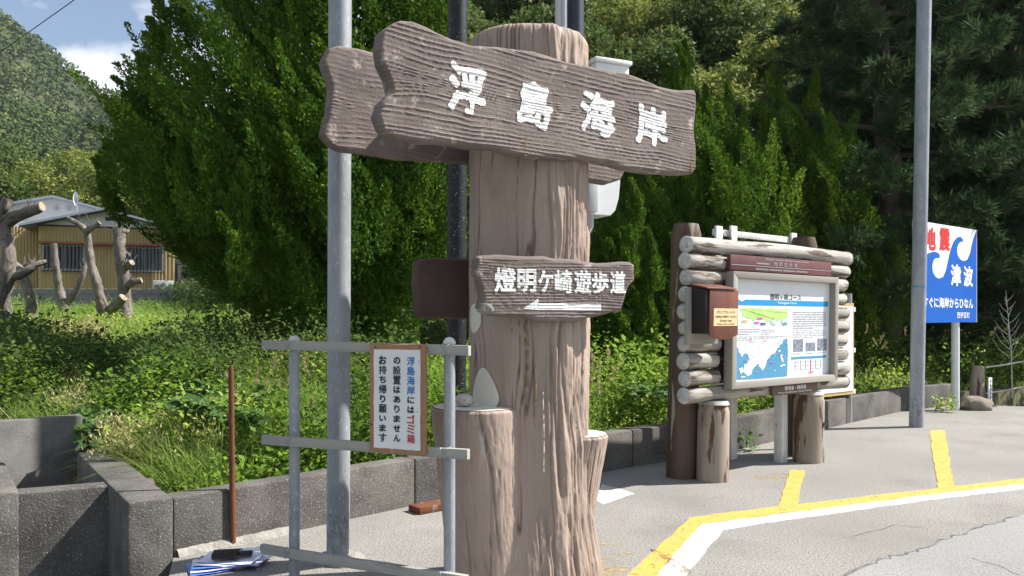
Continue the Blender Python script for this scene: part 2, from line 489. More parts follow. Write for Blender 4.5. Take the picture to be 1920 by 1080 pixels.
mat('paper_blue', (0.06, 0.15, 0.55), (0.12, 0.24, 0.66), scale=10, rough=0.35, c3=(0.6, 0.64, 0.72), s3=12, t3=(0.56, 0.62))
mat('corrugated', (0.44, 0.325, 0.14), (0.36, 0.265, 0.115), scale=1.5, rough=0.6, stretch=(1, 1, 0.3))
mat('plaster_white', (0.66, 0.67, 0.69), (0.58, 0.59, 0.61), scale=1.2, rough=0.85)
mat('roof_metal', (0.29, 0.32, 0.36), (0.34, 0.37, 0.41), scale=1.5, rough=0.5, metal=0.2)
mat('dark_trim', (0.035, 0.036, 0.04), rough=0.6)
mat('red_trim', (0.30, 0.085, 0.055), (0.22, 0.08, 0.06), scale=6, rough=0.6)
mat('window_glass', (0.035, 0.045, 0.055), rough=0.08, spec=0.6)
mat('aluminium', (0.42, 0.44, 0.46), rough=0.45, metal=0.5)
mat('block_grey', (0.18, 0.178, 0.168), (0.245, 0.24, 0.228), scale=2.5, rough=0.95, bump=0.5, bscale=40)
mat('pine_bark', (0.13, 0.112, 0.096), (0.235, 0.21, 0.185), scale=11, rough=0.95, bump=1.0, bscale=26, stretch=(0.45, 1, 1), coord='tc', c3=(0.09, 0.072, 0.06), s3=22, t3=(0.54, 0.62), dist=0.02)
mat('pale_cut', (0.36, 0.29, 0.20), (0.26, 0.22, 0.17), scale=12, rough=0.9)
mat('dark_bark', (0.06, 0.047, 0.037), (0.095, 0.078, 0.06), scale=9, rough=0.95, bump=0.8, bscale=30, stretch=(0.3, 1, 1), coord='tc')
mat('soil', (0.055, 0.06, 0.028), (0.09, 0.085, 0.045), scale=0.9, rough=1.0, bump=0.6, bscale=12)
mat('hill_soil', (0.035, 0.05, 0.018), (0.06, 0.07, 0.03), scale=0.3, rough=1.0)
mat('cable', (0.03, 0.03, 0.032), rough=0.6)

# ------------------------------------------------------------------ terrain
WALL = np.array([(-2.21, 5.20), (-0.81, 6.67), (1.28, 8.42), (2.60, 9.42), (3.40, 10.22), (5.00, 11.90), (6.60, 13.50), (8.20, 14.55)])
def behind(x, y):
    """metres behind the wall line (negative: on the pavement side)"""
    wy = np.interp(x, np.r_[-30, WALL[:, 0], 40], np.r_[-18, WALL[:, 1], 26])
    return (y - wy) * 0.7
def field_h(x, y):
    b = behind(x, y)
    h = 0.08 + 0.072 * np.maximum(y - 6.5, 0) * sst(4.0, -3.0, x) + 0.02 * np.maximum(y - 9, 0) * sst(-3.0, 4.0, x)
    h = h + 0.25 * (fbm(x * 0.35, y * 0.35, 5, 3) - 0.5) * sst(0.5, 4, b)
    far = np.maximum(y - 34, 0)
    h = h + 0.02 * far * sst(10, -10, x)
    # the wooded hill behind the junipers, on the right
    edge = 19.5 + 9 * sst(-2, -14, x) - 0.06 * np.clip(x, 0, 60)
    up = np.maximum(y - edge, 0)
    h = h + (up * 0.62) * sst(-16, 2, x) * sst(-12, 2, x)
    return np.where(b < 0.17, -0.5, h)
def canal(x, y):
    return ((x + 2.215) * -.81 + (y - 5.195) * -.58 > 0) & (y < 7.4)
def terrain(name, xs, ys, fn, m):
    X, Y = np.meshgrid(xs, ys)
    Z = fn(X, Y)
    nx, ny = len(xs), len(ys)
    mb = MB()
    idx = np.arange(nx * ny).reshape(ny, nx)
    f = np.stack([idx[:-1, :-1], idx[:-1, 1:], idx[1:, 1:], idx[1:, :-1]], -1).reshape(-1, 4)
    mb.add(np.stack([X, Y, Z], -1).reshape(-1, 3), f)
    return tagit(mb.build(name, m, smooth=True, sharp=180), kind='structure')
def ground_h(x, y):
    h = field_h(x, y)
    h = np.where(canal(x, y), -0.95, h)
    return h
gx = np.concatenate([np.linspace(-900, -60, 22), np.linspace(-52, -14, 30), np.linspace(-13, 14, 136), np.linspace(15, 60, 40), np.linspace(70, 900, 22)])
gy = np.concatenate([np.linspace(-600, -12, 16), np.linspace(-8, 3, 12), np.linspace(3.2, 20, 112), np.linspace(20.5, 80, 70), np.linspace(86, 240, 20)])
terrain('ground', gx, gy, ground_h, 'soil')

# the paved apron and the road surface laid over it
PAVE = [(-2.21, 5.20), (-0.81, 6.67), (1.28, 8.42), (2.60, 9.42), (3.40, 10.22), (5.00, 11.90), (6.60, 13.50), (8.20, 14.6), (9.4, 14.2), (30, 13.2), (30, -20), (-2, -20), (-2.0, 4.6)]
pv = MB().slab(PAVE, -0.4, 0.0).build('pavement', 'pavement')
pv['kind'] = 'structure'
road_edge = [G(1080 + .4375 * a, 780 + .4375 * b)[:2] for a, b in ((1130, 686), (1240, 640), (1360, 600), (1480, 575), (1600, 520), (1760, 470), (1920, 420))]
road_edge[0] = np.array((0.9, 3.6))
end = road_edge[-1] + (road_edge[-1] - road_edge[-2]) * 9
rp_ = [tuple(p) for p in road_edge] + [tuple(end), (30, 9.0), (30, -19), (-1.0, -19), (0.0, 0.5)]
tagit(MB().slab(rp_, -0.02, 0.002).build('road', 'road'), kind='structure')
ck = MB()
dense = np.concatenate([np.linspace(road_edge[i], road_edge[i + 1], 9)[:-1] for i in range(len(road_edge) - 1)])
dense = dense + (rng.random(dense.shape) - 0.5) * 0.045
for k in range(len(dense) - 1):
    a, b = dense[k], dense[k + 1]
    n_ = np.array((-(b - a)[1], (b - a)[0])); n_ /= np.linalg.norm(n_)
    w0 = 0.003 + 0.010 * rng.random()
    ck.add([(*(a - n_ * w0), 0.0035), (*(b - n_ * w0), 0.0035), (*(b + n_ * w0), 0.0035), (*(a + n_ * w0), 0.0035)], [(0, 1, 2, 3)])
ck.build('tar_seam', 'crack', pv)
def crack(pts, wd):
    q = np.array([G(*p)[:2] for p in pts])
    q = np.concatenate([np.linspace(q[i], q[i + 1], 7)[:-1] for i in range(len(q) - 1)] + [q[-1:]])
    q = q + (rng.random(q.shape) - 0.5) * 0.03
    mb = MB()
    t = np.gradient(q, axis=0); t /= np.linalg.norm(t, axis=1)[:, None]
    n = np.stack([-t[:, 1], t[:, 0]], 1) * (wd * (0.4 + rng.random((len(q), 1))))
    v = np.concatenate([np.c_[q - n, np.full(len(q), 0.0035)], np.c_[q + n, np.full(len(q), 0.0035)]])
    k = len(q)
    mb.add(v, [(i, i + 1, i + 1 + k, i + k) for i in range(k - 1)])
    mb.build('crack', 'crack', pv)
crack([(1820, 1048), (1870, 1060), (1905, 1078)], 0.004)
crack([(1600, 1005), (1680, 985), (1740, 990)], 0.003)

def cp(a, b):
    return G(1080 + .4375 * a, 780 + .4375 * b)[:2]
def ragged(pts, step=0.12, amp=0.012):
    o = []
    n = len(pts)
    for i in range(n):
        a, b = np.array(pts[i]), np.array(pts[(i + 1) % n])
        m = max(1, int(np.linalg.norm(b - a) / step))
        for k in range(m):
            o.append(tuple(a + (b - a) * k / m + (rng.random(2) - 0.5) * 2 * amp))
    return o
def paint(name, pts, z, m, amp=0.010):
    mb = MB()
    p = ragged(pts, amp=amp)
    mb.slab(p, -0.01, z)
    return mb.build(name, m, pv)
yo = [cp(0, 880), cp(220, 686), cp(490, 437), cp(900, 385), cp(1560, 310), cp(1920, 268), cp(2500, 207)]
yi = [cp(130, 880), cp(345, 686), cp(530, 466), cp(1000, 405), cp(1500, 340), cp(1920, 291), cp(2500, 226)]
wi = [cp(260, 880), cp(470, 686), cp(630, 490), cp(1000, 434), cp(1500, 364), cp(1920, 314), cp(2500, 246)]
paint('painted_line', yo + yi[::-1], 0.0052, 'line_yellow')
paint('painted_line', yi + wi[::-1], 0.0042, 'line_white')
paint('painted_line', [cp(868, 395), cp(945, 388), cp(980, 236), cp(915, 232)], 0.0064, 'line_yellow')
paint('painted_line', [cp(1550, 316), cp(1620, 306), cp(1580, 62), cp(1515, 62)], 0.0064, 'line_yellow')
paint('painted_patch', [G(1112, 930)[:2], G(1128, 908)[:2], G(1190, 926)[:2], G(1128, 946)[:2]], 0.0018, 'line_white', 0.02)
for (a, b, r_, nf) in ((130, 552, .10, 7), (215, 588, .08, 6), (850, 258, .20, 9), (60, 650, .22, 10), (130, 640, .18, 8)):
    c = cp(a, b)
    mb = MB()
    for _ in range(nf):
        o_ = c + rng.normal(size=2) * np.array((r_ * .7, r_ * .45))
        rr_ = r_ * (.10 + .22 * rng.random())
        mb.slab([(o_[0] + rr_ * 1.5 * math.cos(t) * (.5 + .8 * rng.random()), o_[1] + rr_ * .8 * math.sin(t) * (.5 + .8 * rng.random())) for t in np.linspace(0, 2 * math.pi, 12, endpoint=False)], -.004, .0012 + .00012 * _)
    mb.build('paint_flecks', 'stain_yellow', pv, kind='stuff')
paint('rust_streak', [cp(310, 572), cp(350, 578), cp(500, 668), cp(480, 690), cp(400, 630)], 0.0072, 'stain_rust', 0.012)
# pale mortar smeared along the foot of the wall
fo = WALL[:2]
d_ = (fo[1] - fo[0]) / np.linalg.norm(fo[1] - fo[0])
n_ = np.array((d_[1], -d_[0]))
mf = MB()
ks = np.linspace(0.02, 0.86, 26)
base = fo[0] + np.outer(ks, d_)
wd = 0.01 + 0.085 * fbm(ks * 3, 0 * ks, 3, 2)
vv = np.concatenate([np.c_[base, np.full(26, .045) + .006 * rng.random(26)], np.c_[base + n_ * wd[:, None] * .5, .030 + .008 * rng.random(26)], np.c_[base + n_ * wd[:, None], np.full(26, 0.001)]])
mf.add(vv, [(i + 26 * r, i + 26 + 26 * r, i + 27 + 26 * r, i + 1 + 26 * r) for i in range(25) for r in (0, 1)])
mf.build('mortar_smear', 'mortar', pv, smooth=True, sharp=80)

# ------------------------------------------------------------------ concrete walls
def wall_run(name, label, pts, th, zt, m='old_concrete', z0=-0.45, cat='wall'):
    """sections of a poured wall, each a part, butted at the joints"""
    P = np.array(pts, float)
    T = np.diff(P, axis=0)
    T /= np.linalg.norm(T, axis=1)[:, None]
    N = np.stack([-T[:, 1], T[:, 0]], 1)
    off = [N[0]]
    for i in range(1, len(P) - 1):
        b = N[i - 1] + N[i]
        b /= np.linalg.norm(b)
        off.append(b / (b @ N[i]))
    off.append(N[-1])
    Q = P + np.array(off) * th
    t = thing(name, label, cat, (*P[0], 0))
    for i in range(len(P) - 1):
        k = max(1, int(round(np.linalg.norm(P[i + 1] - P[i]) / 4.2)))
        for j in range(k):
            a0, a1 = j / k, (j + 1) / k
            g = 0.0015 / np.linalg.norm(P[i + 1] - P[i])
            c = [P[i] + (P[i + 1] - P[i]) * (a0 + g * (i + j > 0)), P[i] + (P[i + 1] - P[i]) * (a1 - g), Q[i] + (Q[i + 1] - Q[i]) * (a1 - g), Q[i] + (Q[i + 1] - Q[i]) * (a0 + g * (i + j > 0))]
            z = zt + 0.008 * (rng.random() - .5)
            MB().slab(c, z0, z).build('wall_section', m, t, bevel=0.022, seg=2)
    return t
wall_run('concrete_wall', 'low weathered concrete wall running behind the signpost and the log information board', WALL[:7].tolist() + [(8.05, 14.5)], 0.19, 0.39)
wall_run('concrete_wall', 'short concrete wall branching back from the low wall near the blue sign', [(7.55, 14.45), (7.25, 16.4), (6.6, 20.0)], 0.17, 0.43)
# drain: two walls running back, joined by a cross wall in front
perp = np.array((-1.29, 1.80)) / math.hypot(1.29, 1.80)
a0 = np.array((-2.215, 5.195))
wall_run('drain_wall', 'dark concrete drain wall with its near end in the sun, beside the rusty rod', [a0 + perp * 2.30, a0 - perp * 0.03], -0.27, 0.40, z0=-1.0)
cr0, cr1 = a0 + perp * 0.66, np.array((-3.31, 5.36))
wall_run('drain_wall', 'speckled concrete cross wall closing the front of the drain', [cr1 - np.array((.05, .012)), cr0 + np.array((0.03, 0.008))], 0.20, 0.385, z0=-1.0)
wall_run('drain_wall', 'concrete drain wall at the left edge, its outer face in shade', [cr1 + np.array((-1.9, 2.62)), cr1 + np.array((-.004, .002))], -0.22, 0.40, z0=-1.0)
sf = Fr((*W(155, 778, 7.5)[:2], 0), R(44))
MB().box(sf, -1.5, 0, 0, 0.13, -0.6, 0.655).build('concrete_slab', 'slab_concrete', org=(*sf.o[:2], 0), bevel=0.012)
tagit(bpy.data.objects['concrete_slab'], 'upright flat grey concrete slab standing across the drain at left', 'slab')

# ------------------------------------------------------------------ the log-shaped signpost
TX, TY, TR = 0.092, 4.76, 0.335
post = thing('trunk_signpost', 'tall brown cement tree trunk signpost carrying carved name boards', 'signpost', (TX, TY, 0))
def bark_mesh(fn_c, fn_r, z0, z1, nt, nz, seed, strip=None, top=True):
    th = np.linspace(0, 2 * math.pi, nt, endpoint=False) - math.pi / 2
    z = np.linspace(z0, z1, nz)
    TH, Z = np.meshgrid(th, z)
    cx, cy = fn_c(Z)
    r = fn_r(TH, Z)
    arc = (TH + math.pi / 2) * 0.33
    arc = np.where(TH > math.pi / 2, arc - 2 * math.pi * 0.33, arc)
    wob = arc + 0.045 * (fbm(Z * 1.5 + 9, arc * 6, seed, 3) - .5) * 2
    rid = np.abs(vn(wob * 34, Z * 1.3 + 3, seed + 3) - .5) * 2
    groove = np.exp(-(rid / 0.10) ** 2) * sst(.40, .62, fbm(wob * 12, Z * 1.4, seed + 4, 2))
    fine = fbm(wob * 55, Z * 14, seed + 5, 3) - .5 + .6 * (np.abs(vn(wob * 90, Z * 5, seed + 25) - .5) * 2 - .5)
    d = -0.0075 * groove + 0.0048 * fine + 0.010 * (fbm(wob * 7, Z * .7, seed + 6, 2) - .5)
    if strip is not None:
        # a thicker, stringy strip of bark with a ragged edge
        lo = strip[0] + 0.05 * (fbm(Z * 2.5, Z * 0 + 2, seed + 8, 3) - .5) * 2 + strip[2] * sst(1.2, .2, Z)
        m = sst(lo - 0.006, lo + 0.014, arc) * sst(strip[1] + .03, strip[1], arc)
        rr = np.abs(vn(wob * 34 + .3 * vn(Z * 5, wob * 9, seed), Z * 1.4 + 7, seed + 11) - .5) * 2
        rr2 = np.abs(vn(wob * 62, Z * 2.4 + 7, seed + 12) - .5) * 2
        d = d + m * (0.016 + 0.024 * (rr ** .7 - .4) + .012 * (rr2 - .5) + .008 * (fbm(wob * 40, Z * 16, seed + 15, 3) - .5))
        groove = np.maximum(groove * (1 - m), m * sst(.26, .05, rr) * .5)
    r = r + d
    X, Y = cx + np.cos(TH) * r, cy + np.sin(TH) * r
    v = np.stack([X, Y, Z], -1).reshape(-1, 3)
    idx = np.arange(nt * nz).reshape(nz, nt)
    nx = np.roll(idx, -1, 1)
    f = [tuple(q) for q in np.stack([idx[:-1], nx[:-1], nx[1:], idx[1:]], -1).reshape(-1, 4)]
    if top:
        f.append(tuple(idx[-1]))
    return v, f, groove.ravel(), idx, v.reshape(nz, nt, 3)
def tr_c(z):
    return TX + 0 * z + 0.012 * sst(1.2, 0, z), TY + 0 * z
def tr_r(th, z):
    flare = 0.06 * sst(.75, -0.1, z) ** 1.4
    lob = 1 + .25 * np.cos(3 * th + .6)
    top = np.sqrt(np.clip(1 - (np.clip(z - 3.155, 0, .1) / .062) ** 2, 0.05, 1)) * .04 - .04
    return TR + flare * lob + top + .012 * np.sin(2 * th + 1)
v, f, g, _, _ = bark_mesh(tr_c, tr_r, -0.05, 3.215, 420, 460, 21, strip=(0.115, 0.62, -0.03))
MB().add(v, f).build('trunk', 'bark_cement', post, smooth=True, sharp=180, attr=('wear_groove', g))
# cut branch stubs
def stub(cx, cy, r0, zt, lean, seed, taper):
    def c(z):
        k = 1 - np.clip(z / zt, 0, 1)
        return cx + lean[0] * k, cy + lean[1] * k
    def rr(th, z):
        return r0 * (1 - taper * (1 - np.clip(z / zt, 0, 1))) - .012 * sst(zt - .015, zt, z) + 0 * th
    v, f, g, idx, vv = bark_mesh(c, rr, -0.04, zt, 200, 200, seed, top=False)
    MB().add(v, f).build('branch_stub', 'bark_cement', post, smooth=True, sharp=180, attr=('wear_groove', g))
    ring = vv[-1]
    mb = MB()
    ce = ring.mean(0)
    pts = [ce + (ring - ce) * k + np.array((0, 0, h)) for k, h in ((.985, .003), (.6, .008), (.2, .010))]
    n = len(ring)
    mb.add(np.concatenate(pts), [(i + n * k, (i + 1) % n + n * k, (i + 1) % n + n * (k + 1), i + n * (k + 1)) for k in (0, 1) for i in range(n)] + [tuple(2 * n + i for i in range(n))])
    mb.build('cut_face', 'cut_cement', post, smooth=True)
stub(-0.205, 4.56, 0.262, 1.055, (0.085, 0.06), 40, .10)
stub(0.392, 4.80, 0.190, 0.865, (-0.10, 0.0), 60, .28)
# pale scars where limbs were cut off the trunk
def scar(th0, z0, w_, h_, arch):
    n = 28
    an = np.linspace(0, 2 * math.pi, n, endpoint=False)
    mb = MB()
    rings = []
    for k in (1.0, .8, .45, .05):
        q = []
        for a in an:
            u_, z_ = math.cos(a) * w_ * k, math.sin(a) * h_ * k
            if arch and z_ < 0: z_ *= .55
            if arch and z_ > 0: u_ *= 1 - .35 * z_ / h_
            th = th0 + u_ / TR
            r = TR + .012 + .004 * (1 - k ** 3)
            q.append((TX + math.cos(th) * r, TY + math.sin(th) * r, z0 + z_))
        rings.append(q)
    mb.add(np.concatenate(rings), [(i + n * k, (i + 1) % n + n * k, (i + 1) % n + n * (k + 1), i + n * (k + 1)) for k in range(3) for i in range(n)] + [tuple(3 * n + i for i in range(n))])
    mb.build('limb_scar', 'cut_cement', post, smooth=True)
scar(-math.pi / 2 - math.asin(80 / 108), 1.115, .115, .165, True)
scar(-math.pi / 2 - math.asin(97 / 108), 1.56, .078, .085, False)

# carved boards
def interp_edge(pts, x):
    p = np.array(sorted(pts))
    return np.interp(x, p[:, 0], p[:, 1])
def make_grain(knots, pitch, seed, amp):
    def fn(x, z):
        ph = z / pitch + 3.2 * (fbm(x * 1.1 + seed, z * 2.6, seed, 3) - .5) + .5 * (fbm(x * 6, z * 9, seed + 2, 2) - .5)
        for (kx, kz, a, sx, sz) in knots:
            ph = ph + a * np.exp(-((x - kx) / sx) ** 2 - ((z - kz) / sz) ** 2) * (z - kz) / sz * 1.2
        t = np.abs((ph % 1) - .5) * 2
        gate = .35 + .65 * sst(.30, .6, fbm(x * 3, ph * .7, seed + 5, 2))
        return amp * (np.exp(-((1 - t) / .24) ** 2) * gate - .2) + .0022 * (fbm(x * 30, z * 60, seed + 7, 3) - .5)
    return fn
def carved(name, fr, top, bot, left, right, T, grain, nx, nz, m='board_brown', parent=post, xr=None):
    x0, x1 = xr
    U = np.linspace(0, 1, nx)
    V = np.linspace(0, 1, nz)
    V = .5 - .5 * np.cos(V * math.pi) * (.75 + .25 * np.abs(np.cos(V * math.pi)))
    V = (V - V[0]) / (V[-1] - V[0])
    uu, vv = np.meshgrid(U, V)
    xl = np.interp(vv, *zip(*left)) if left else 0 * vv
    xrr = np.interp(vv, *zip(*right)) if right else 0 * vv
    xs = x0 + (x1 - x0) * uu
    zb, zt = interp_edge(bot, xs), interp_edge(top, xs)
    zb = zb + .006 * (fbm(xs * 14, xs * 0, 91, 3) - .5)
    zt = zt + .006 * (fbm(xs * 14, xs * 0 + 5, 92, 3) - .5)
    X = xs + xl * (1 - uu) ** 3 + xrr * uu ** 3
    Z = zb + (zt - zb) * vv
    e = np.minimum(np.minimum(Z - zb, zt - Z), np.minimum(X - (x0 + xl), (x1 + xrr) - X))
    rnd = .026
    k = np.clip(1 - e / rnd, 0, 1)
    fall = T * .42 * (1 - np.sqrt(np.clip(1 - k * k, 0, 1)))
    rel = grain(X, Z)
    Y = fall - rel * (1 - .6 * k)
    Yb = T - fall * .9
    nv = nx * nz
    idx = np.arange(nv).reshape(nz, nx)
    f = [tuple(q) for q in np.stack([idx[:-1, :-1], idx[:-1, 1:], idx[1:, 1:], idx[1:, :-1]], -1).reshape(-1, 4)]
    f += [tuple(q + nv) for q in np.stack([idx[:-1, :-1], idx[1:, :-1], idx[1:, 1:], idx[:-1, 1:]], -1).reshape(-1, 4)]
    loop = np.concatenate([idx[0, :-1], idx[:-1, -1], idx[-1, :0:-1], idx[:0:-1, 0]])
    f += [(int(loop[(i + 1) % len(loop)]), int(loop[i]), int(loop[i] + nv), int(loop[(i + 1) % len(loop)] + nv)) for i in range(len(loop))]
    v = np.concatenate([fr(X.ravel(), Y.ravel(), Z.ravel()), fr(X.ravel(), Yb.ravel(), Z.ravel())])
    wear_groove = np.clip(rel / .0045, 0, 1).ravel() * (.30 + .7 * fbm(X.ravel() * 4, Z.ravel() * 8, 77, 3))
    return MB().add(v, f).build(name, m, parent, smooth=True, sharp=60, attr=('wear_groove', np.r_[wear_groove, wear_groove * 0]))
def edge_pts(fr, pts, y=0.0):
    return [fr.sz(a, b, y) for a, b in pts]
# top front board
pL, pR = W(715, 600, 3.75), W(1308, 600, 5.02)
bf = Fr((pL[0], pL[1], 0), math.atan2(pR[1] - pL[1], pR[0] - pL[0]))
top = edge_pts(bf, [(712, 40), (735, 30), (760, 33), (800, 50), (840, 68), (880, 80), (940, 85), (1000, 93), (1060, 112), (1110, 122), (1180, 135), (1240, 160), (1270, 167), (1312, 168)])
bot = edge_pts(bf, [(712, 250), (740, 257), (790, 266), (850, 270), (880, 277), (930, 279), (960, 288), (1000, 296), (1050, 298), (1090, 298), (1140, 305), (1180, 318), (1230, 325), (1290, 328), (1312, 326)])
lefte = [(0, .025), (.06, .0), (.16, -.022), (.28, .0), (.38, .055), (.5, .04), (.62, .0), (.75, -.012), (.9, .0), (1, .06)]
righte = [(0, -.03), (.08, 0), (.3, .0), (.5, -.02), (.8, .0), (.95, .0), (1, -.02)]
Lb = bf.sx(1308)
grain1 = make_grain([(.28, 2.72, 2.6, .22, .10), (.75, 2.70, 1.6, .5, .09), (1.95, 2.70, 2.2, .25, .10), (1.3, 2.75, 1.3, .4, .09)], .0215, 31, .0046)
bd = carved('name_board', bf, top, bot, lefte, righte, .095, grain1, 460, 150, xr=(0, Lb))
for ch, (px, py, wpx, hpx) in zip('浮島海岸', [(876, 168, 72, 92), (1003, 196, 64, 86), (1121, 213, 64, 82), (1222, 236, 60, 76)]):
    x, z = bf.sz(px, py)
    y_ = (bf.o + bf.ux * x)[1]
    cs = bf.ux[0] - (px - 960) / F * bf.ux[1]
    mb = MB()
    write(mb, bf, ch, x, z, 0, w=wpx * y_ / F / cs, h=hpx * y_ / F, bold=.036, relief=grain1, rough=.030, seed=ord(ch) % 50, rot=R(-2))
    mb.build('painted_character', 'paint_white', bd)
# top rear board, on the far side of the trunk
rf = Fr((TX - bf.uy[0] * -.30, TY + bf.uy[1] * .30, 0), math.atan2(bf.ux[1], bf.ux[0]))
top = edge_pts(rf, [(603, 88), (625, 80), (660, 86), (700, 96), (760, 108), (900, 140), (1178, 200)])
bot = edge_pts(rf, [(603, 268), (625, 280), (680, 286), (740, 297), (800, 300), (860, 303), (900, 310), (1060, 322), (1110, 340), (1150, 347), (1178, 338)])
carved('name_board', rf, top, bot, [(0, .05), (.1, 0), (.3, .03), (.6, .05), (.85, 0), (1, .04)], [(0, -.06), (.2, 0), (1, 0)], .085,
       make_grain([(-.9, 2.7, 2.0, .25, .12)], .024, 52, .0042), 240, 120, xr=(rf.sx(604), rf.sx(1178)))
# small front board with the arrow
pL, pR = W(890, 600, 4.15), W(1190, 600, 4.65)
sfm = Fr((pL[0], pL[1], 0), math.atan2(pR[1] - pL[1], pR[0] - pL[0]))
def q2(pts):
    return [(760 + .2604 * a, 430 + .2604 * b) for a, b in pts]
top = edge_pts(sfm, q2([(490, 195), (560, 180), (650, 178), (740, 185), (850, 190), (1000, 188), (1080, 205), (1200, 210), (1300, 228), (1400, 240), (1480, 238), (1560, 230), (1630, 235), (1670, 262)]))
bot = edge_pts(sfm, q2([(490, 560), (540, 600), (600, 625), (660, 630), (760, 632), (850, 636), (950, 660), (1050, 670), (1200, 668), (1325, 660), (1345, 638), (1450, 626), (1550, 606), (1570, 600), (1670, 590)]))
grain2 = make_grain([(.35, 1.78, 1.8, .3, .06), (.75, 1.70, 1.6, .2, .05)], .0155, 71, .0038)
sb = carved('arrow_board', sfm, top, bot, [(0, .03), (.2, .05), (.5, .03), (.75, 0), (1, .02)], [(0, -.10), (.25, -.07), (.5, -.045), (.6, -.02), (.66, 0), (1, 0)], .08, grain2, 300, 110, xr=(sfm.sx(889), sfm.sx(1192)))
mb = MB()
for ch, cx_, cy_, w_, h_ in [('燈', 718, 366, 158, 180), ('明', 873, 372, 138, 172), ('ケ', 1010, 374, 112, 160), ('崎', 1137, 378, 128, 172), ('遊', 1276, 378, 124, 168), ('歩', 1402, 384, 122, 160), ('道', 1528, 382, 114, 164)]:
    px, py = q2([(cx_, cy_)])[0]
    x, z = sfm.sz(px, py)
    y_ = (sfm.o + sfm.ux * x)[1]
    cs = sfm.ux[0] - (px - 960) / F * sfm.ux[1]
    mb = MB()
    write(mb, sfm, ch, x, z, 0, w=w_ * .2604 * y_ / F / cs, h=h_ * .2604 * y_ / F, bold=.034, relief=grain2, rough=.006, seed=ord(ch) % 40)
    mb.build('painted_character', 'paint_white', sb)
ar = edge_pts(sfm, q2([(845, 572), (955, 500), (960, 535), (1408, 535), (1408, 583), (960, 580)]))
mb = MB()
tri = [(0, 1, 2), (0, 2, 5)]
ap = np.array(ar)
N_ = 60
t_ = np.linspace(0, 1, N_)
hi_ = np.stack([ap[2] + (ap[3] - ap[2]) * k for k in t_]); lo_ = np.stack([ap[5] + (ap[4] - ap[5]) * k for k in t_])
rows = np.stack([lo_ + (hi_ - lo_) * k for k in np.linspace(0, 1, 9)])
P2 = rows.reshape(-1, 2)
idx = np.arange(len(P2)).reshape(9, N_)
mb.add(sfm(P2[:, 0], -grain2(P2[:, 0], P2[:, 1]) - .003, P2[:, 1]), [tuple(q) for q in np.stack([idx[:-1, :-1], idx[:-1, 1:], idx[1:, 1:], idx[1:, :-1]], -1).reshape(-1, 4)])
hd = []
for k in np.linspace(0, 1, 14):
    a = ap[1] + (ap[0] - ap[1]) * k; b = (ap[2] * .5 + ap[5] * .5 + np.array((0, -.012))) ; b = ap[5] + (ap[0] - ap[5]) * k
    hd.append([b + (a - b) * s_ for s_ in np.linspace(0, 1, 9)])
P2 = np.array(hd).reshape(-1, 2)
idx = np.arange(len(P2)).reshape(14, 9)
mb.add(sfm(P2[:, 0], -grain2(P2[:, 0], P2[:, 1]) - .003, P2[:, 1]), [tuple(q) for q in np.stack([idx[:-1, :-1], idx[:-1, 1:], idx[1:, 1:], idx[1:, :-1]], -1).reshape(-1, 4)])
mb.build('painted_arrow', 'paint_white', sb)
# broken corner where the cement core shows
def lump(mb, c, rx, ry, rz, seed, amp=.25, n=16, m=10, freq=2.0):
    th = np.linspace(0, 2 * math.pi, n, endpoint=False)
    ph = np.linspace(-math.pi / 2, math.pi / 2, m)
    TH, PH = np.meshgrid(th, ph)
    x, y, z = np.cos(PH) * np.cos(TH), np.cos(PH) * np.sin(TH), np.sin(PH)
    k = 1 + amp * 2 * (fbm(x * freq + seed, z * freq + y * freq * .7 + 20, seed, 3) - .5)
    v = np.stack([c[0] + x * k * rx, c[1] + y * k * ry, c[2] + z * k * rz], -1).reshape(-1, 3)
    idx = np.arange(n * m).reshape(m, n)
    nx_ = np.roll(idx, -1, 1)
    mb.add(v, [tuple(q) for q in np.stack([idx[:-1], nx_[:-1], nx_[1:], idx[1:]], -1).reshape(-1, 4)])
mb = MB()
x, z = sfm.sz(913, 578)
lump(mb, sfm(x + .008, .035, z + .004), .047, .045, .040, 5, .35)
mb.build('exposed_cement', 'broken_concrete', post, smooth=True, sharp=80)
mb = MB()
x, z = sfm.sz(1165, 562)
lump(mb, sfm(x, .045, z), .032, .04, .075, 8, .3)
mb.build('exposed_cement', 'broken_concrete', post, smooth=True, sharp=80)
# small rear board, plain
r2 = Fr((TX - sfm.uy[0] * -.34, TY + sfm.uy[1] * .34, 0), math.atan2(sfm.ux[1], sfm.ux[0]))
x0 = r2.sx(776)
carved('rear_board', r2, edge_pts(r2, [(770, 490), (790, 484), (830, 483), (900, 484), (1060, 492)]), edge_pts(r2, [(770, 590), (790, 596), (830, 597), (1060, 602)]),
       [(0, .015), (.3, .01), (.6, .0), (1, .012)], None, .07, lambda x, z: .002 * (fbm(x * 8, z * 20, 3, 3) - .5), 60, 40, m='board_back', xr=(x0, .5))
